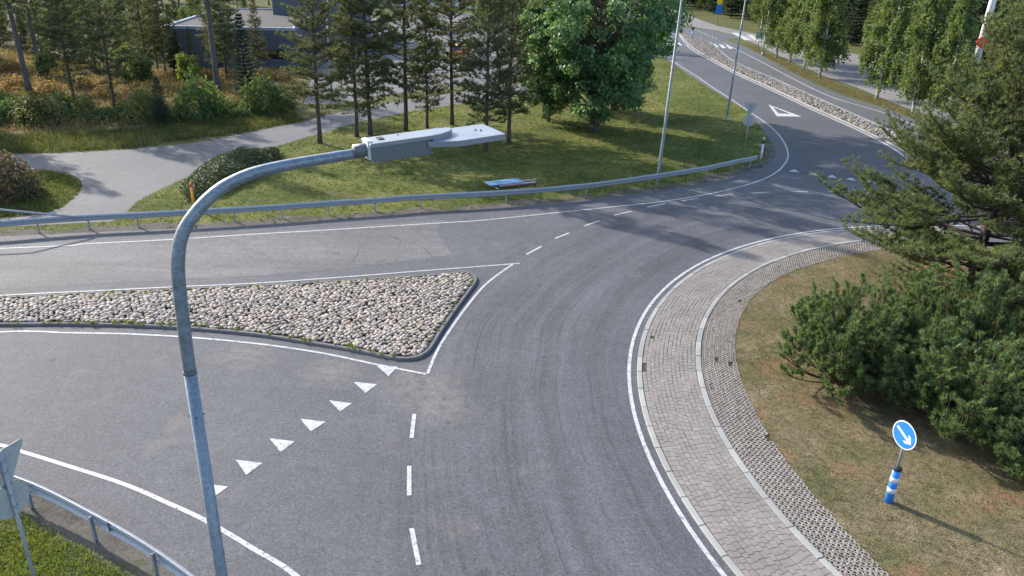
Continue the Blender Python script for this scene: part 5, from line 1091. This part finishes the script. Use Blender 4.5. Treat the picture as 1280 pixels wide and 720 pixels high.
blades('island_grass_tufts', grass_il, 3000, 0.10, 0.018, 'green_grass', 0.075, 104, None, 7, True, 0.6, lambda X, Y, r: np.sin(X * 1.3 + 1) * np.sin(Y * 1.1) + r.normal(0, 0.4, len(X)) > 0.4)
# weeds between the grass pavers and cobbles
dd_ = r_.uniform(95, 212, 900); rr_ = RBf(dd_) - 0.1 - r_.uniform(0, 1, 900) ** 0.7 * 1.05; wp = polar(rr_, dd_)
V, F = needles(np.c_[wp, np.full(900, 0.075)], np.tile([0, 0, 1.0], (900, 1)), 6, 0.06, 0.014, 0.9, r_); obj('paver_weeds', mesh_np('paver_weeds', V, F), 'green_grass', kind='stuff')
ip = np.array(isl); ii = r_.integers(0, len(ip), 220); wp = ip[ii] + (np.array([-8, 23.5]) - ip[ii]) * r_.uniform(0.025, 0.30, (220, 1)) ** 1.2; wp = wp[inside(wp[:, 0], wp[:, 1], ip)]
V, F = needles(np.c_[wp, np.full(len(wp), 0.09)], np.tile([0, 0, 1.0], (len(wp), 1)), 16, 0.14, 0.016, 0.9, r_); obj('cobble_weeds', mesh_np('cobble_weeds', V, F), 'weeds', kind='stuff')
# near grassy corner behind the short rail
corner = [(-16, 14.6), (-12.2, 14.1), (-10.5, 13.45), (-8.65, 12.5), (-7.0, 11.55), (-5.5, 10.5), (-4.3, 9.1), (-4, 7), (-8, 6), (-16, 9)]
blades('corner_grass', corner, 46000, 0.15, 0.016, 'weeds', 0.0, 105, None, 4, True, 0.8)
r2 = np.random.default_rng(8); cpx = r2.uniform(-13, -4, 2600); cpy = r2.uniform(7, 14, 2600); k = inside(cpx, cpy, np.array(corner)) & in_view(cpx, cpy, 0.0, 1.2); cpx, cpy = cpx[k], cpy[k]
lp_ = np.repeat(np.c_[cpx, cpy, np.full(len(cpx), 0.04)], 9, 0) + r2.normal(0, 1, (len(cpx) * 9, 3)) * [0.07, 0.07, 0.03]
V, F = leaves(lp_, np.full(len(lp_), 0.05), np.tile([0, 0, 1.0], (len(lp_), 1)), r2, 0.6, 0.9); obj('corner_weeds', mesh_np('corner_weeds', V, F), 'weeds', kind='stuff')
# tall grass and rusty undergrowth of the wood edge
edge_g = [(-45, 40.6), (-29.4, 43.7), (-23.2, 46.0), (-18.2, 51), (-15.2, 55.6), (-17.5, 60), (-21, 55), (-26, 50.6), (-31, 48.6), (-45, 46)]
blades('wood_edge_grass', edge_g, 16000, 0.42, 0.05, 'tall_grass', 0.0, 106, None, 4, True, 0.45)
und = [(-60, 45), (-31, 49), (-24, 53), (-18, 60), (-19, 72), (-24, 77), (-40, 77), (-60, 90), (-90, 100)]
blades('dry_undergrowth', und, 26000, 0.50, 0.06, 'straw', 0.0, 107, None, 4, True, 0.5)
r3 = np.random.default_rng(9); X = r3.uniform(-70, -17, 6000); Y = r3.uniform(46, 95, 6000); k = inside(X, Y, np.array(und)) & in_view(X, Y, 0, 1.1) & (np.sin(X * 0.4) + np.sin(Y * 0.5 + 1) + r3.normal(0, 0.7, 6000) > 0.3); X, Y = X[k], Y[k]
lp_ = np.repeat(np.c_[X, Y, np.full(len(X), 0.3)], 10, 0) + r3.normal(0, 1, (len(X) * 10, 3)) * [0.25, 0.25, 0.16]
V, F = leaves(lp_, np.full(len(lp_), 0.17), np.tile([0, 0, 1.0], (len(lp_), 1)), r3, 0.45, 0.8); obj('bracken', mesh_np('bracken', V, F), 'orange_leaves', kind='stuff')
X = r3.uniform(-70, -17, 5000); Y = r3.uniform(46, 95, 5000); k = inside(X, Y, np.array(und)) & in_view(X, Y, 0, 1.1) & (np.sin(X * 0.5 + 2) + np.sin(Y * 0.6) + r3.normal(0, 0.7, 5000) > 0.3); X, Y = X[k], Y[k]
lp_ = np.repeat(np.c_[X, Y, np.full(len(X), 0.3)], 9, 0) + r3.normal(0, 1, (len(X) * 9, 3)) * [0.25, 0.25, 0.18]
V, F = leaves(lp_, np.full(len(lp_), 0.16), np.tile([0, 0, 1.0], (len(lp_), 1)), r3, 0.5, 0.8); obj('low_green_plants', mesh_np('low_green_plants', V, F), 'olive_leaves', kind='stuff')
tongue = [(-27, 39.6), (-25.3, 40.5), (-23.8, 40.0), (-22.6, 39), (-21.9, 37.9), (-21.4, 36.5), (-21.0, 34.7), (-21.5, 33.5), (-24, 32.4), (-30, 32.5)]
blades('tongue_grass', tongue, 5000, 0.16, 0.04, 'green_grass', 0.0, 108, None, 4, True, 0.6)
strip = [(33.0, 62), (33.2, 70), (32.6, 80), (32.2, 90), (32.6, 104), (33.4, 116), (32.4, 116), (31.6, 104), (30.8, 90), (30.7, 78), (31.9, 69), (32.3, 62)]
blades('roadside_grass', strip, 9000, 0.16, 0.06, 'dry_grass', 0.0, 109, None, 4, True, 0.6)
# ------------------------------------------------------------------ grey building
bl, br = np.array(PT['bl']), np.array(PT['br'])
dx = br - bl; Wd = float(np.linalg.norm(dx)) + 0.6; yaw = math.atan2(dx[1], dx[0])
t = thing('grey_building', 'low flat-roofed grey panelled building behind the wood', 'building', (bl[0], bl[1], 0), yaw)
Hb = 3.75; Dp = 24.0
obj('wall', Acc().add(*box(0, Wd, 0, Dp, -0.1, Hb - 0.05)).mesh('wall'), 'wall_joint', t)
nc, nr = 12, 4
pw, ph = Wd / nc, (Hb - 0.1) / nr
openings = [(7, 0), (8, 0), (9, 0), (10, 0), (4, 0), (4, 1)]
for i in range(nc):
    for j in range(nr):
        if (i in (8, 9, 10) and j in (1,)) or (i == 4 and j in (0, 1)): continue
        obj('panel', Acc().add(*box(i * pw + 0.01, (i + 1) * pw - 0.01, -0.012, 0.0, j * ph + 0.01, (j + 1) * ph - 0.01)).mesh('panel'), 'wall_panel', t)
for j in range(nr):
    for i in range(20): obj('panel', Acc().add(*box(Wd, Wd + 0.03, i * 1.2 + 0.012, (i + 1) * 1.2 - 0.012, j * ph + 0.012, (j + 1) * ph - 0.012)).mesh('panel'), 'wall_panel', t)
w = obj('window', Acc().add(*box(8 * pw + 0.02, 11 * pw - 0.02, -0.006, 0.01, ph + 0.02, 2 * ph - 0.02)).mesh('window'), 'dark_glass', t)
obj('pane_reflection', Acc().add(*box(8 * pw + 0.4, 10.2 * pw, -0.010, -0.0065, ph + 0.45, 2 * ph - 0.06)).mesh('pane_reflection'), 'reflection_orange', w)  # orange reflection in the glass, painted as a thin plate
d = obj('door', Acc().add(*box(4 * pw + 0.02, 5 * pw - 0.02, -0.006, 0.01, 0.0, 2 * ph - 0.02)).mesh('door'), 'dark_glass', t)
obj('frame', Acc().add(*box(4.48 * pw, 4.52 * pw, -0.010, -0.0065, 0.0, 2 * ph - 0.02)).mesh('frame'), 'parapet_metal', d)
rf = obj('roof', Acc().add(*box(0.2, Wd - 0.2, 0.2, Dp - 0.2, Hb - 0.05, Hb)).mesh('roof'), 'roof_gravel', t)
for a in ((-0.06, Wd + 0.06, -0.06, 0.22), (-0.06, Wd + 0.06, Dp - 0.2, Dp + 0.06)): obj('parapet', Acc().add(*box(*a, Hb - 0.12, Hb + 0.16)).mesh('parapet'), 'parapet_metal', rf)
for a in ((-0.06, 0.22), (Wd - 0.2, Wd + 0.06)): obj('parapet', Acc().add(*box(a[0], a[1], 0.222, Dp - 0.202, Hb - 0.12, Hb + 0.16)).mesh('parapet'), 'parapet_metal', rf)
up_ = obj('upper_storey', Acc().add(*box(Wd * 0.62, Wd + 6, Dp * 0.72, Dp + 8, 0, Hb + 2.6)).mesh('upper_storey'), 'wall_panel', t)
obj('upper_roof', Acc().add(*box(Wd * 0.62 - 0.3, Wd + 6.3, Dp * 0.72 - 0.3, Dp + 8.3, Hb + 2.6, Hb + 2.9)).mesh('upper_roof'), 'roof_sheet', up_)
# shop behind the car park
t = thing('shop_building', 'long white shop with a red band seen between the pine trunks', 'building', (-40, 172, 0), 0.06)
obj('wall', Acc().add(*box(0, 52, 0, 14, -0.1, 5.2)).mesh('wall'), 'shop_white', t)
obj('fascia', Acc().add(*box(-0.3, 52.3, -0.35, -0.02, 3.6, 4.9)).mesh('fascia'), 'shop_red', t)
obj('roof', Acc().add(*box(-0.3, 52.3, -0.35, 14.3, 5.2, 5.5)).mesh('roof'), 'roof_sheet', t)
for k in range(10): obj('window', Acc().add(*box(2 + k * 5, 5.6 + k * 5, -0.06, -0.01, 0.5, 3.0)).mesh('window'), 'dark_glass', t)
# parked cars
def car(name, label, x, y, rz, paint):
    t = thing(name, label, 'car', (x, y, 0), rz, 'cars parked behind the pine row')
    prof = [(-2.15, 0.35), (-2.2, 0.75), (-2.05, 0.95), (-1.2, 1.02), (1.25, 0.98), (1.95, 0.85), (2.2, 0.65), (2.2, 0.35)]
    def loft(pr, w0, w1, zmid):
        acc = Acc(); n = len(pr); V = []
        for s in (-1, 1):
            for x_, z_ in pr: V.append((x_, s * (w0 if z_ < zmid else w1), z_))
        F = [(i, (i + 1) % n, n + (i + 1) % n, n + i) for i in range(n)]; F = np.array(F); T = np.concatenate([F[:, [0, 1, 2]], F[:, [0, 2, 3]]])
        T = np.vstack([T, [(0, i + 1, i) for i in range(1, n - 1)], [(n, n + i, n + i + 1) for i in range(1, n - 1)]]); return acc.add(np.array(V), T)
    b = obj('body', loft(prof, 0.9, 0.86, 0.9).mesh('body'), paint, t)
    obj('cabin', loft([(-1.75, 0.98), (-1.25, 1.45), (0.25, 1.48), (1.05, 0.98)], 0.82, 0.66, 1.2).mesh('cabin'), 'dark_glass', t)
    obj('roof', loft([(-1.3, 1.44), (-1.2, 1.49), (0.2, 1.52), (0.35, 1.46)], 0.68, 0.66, 1.45).mesh('roof'), paint, t)
    for sx in (-1.35, 1.35):
        for sy in (-0.8, 0.8):
            w = obj('wheel', Acc().add(*tube([(0, -0.1, 0), (0, 0.1, 0)], 0.32, 16)).mesh('wheel', True), 'tyre', t, (sx, sy, 0.31))
            obj('rim', Acc().add(*tube([(0, -0.11, 0), (0, 0.11, 0)], 0.19, 10)).mesh('rim'), 'parapet_metal', w)
    for sy in (-0.62, 0.62):
        obj('headlight', Acc().add(*box(2.08, 2.205, sy - 0.16, sy + 0.16, 0.62, 0.74)).mesh('headlight'), 'sign_white', t)
        obj('tail_light', Acc().add(*box(-2.215, -2.1, sy - 0.14, sy + 0.14, 0.72, 0.88)).mesh('tail_light'), 'tail_light', t)
    return t
CARS = [(-25, 104, 1.5, 'car_white', 'white car parked nearest the grey building'), (-21, 122, 1.5, 'car_dark', 'dark car parked behind the white ones'), (-17, 106, 1.55, 'car_silver', 'silver car parked behind the pine row'),
        (-12, 121, 1.6, 'car_white', 'white car parked in the middle of the car park'), (-6.8, 93, 1.5, 'car_orange', 'orange car glimpsed behind the pine row'), (-2, 125, 1.6, 'car_silver', 'silver car parked near the broadleaf trees'),
        (5.0, 118, 1.6, 'car_red', 'red car glimpsed through the broadleaf tree'), (-15, 140, 1.5, 'car_white', 'white car parked close to the shop')]
for x, y, a, p_, lb in CARS: car('parked_car', lb, x, y, a, p_)
car('parked_car', 'white car behind the birches on the right', 41.5, 80, 1.2, 'car_white'); car('parked_car', 'silver car behind the birches on the right', 42.8, 92, 1.2, 'car_silver')
# small white lamp post in the car park
lamp_post('thin pale lamp post standing in the car park', -15.2, 64.5, 7.0, 0.5)['group'] = 'car park lamps'
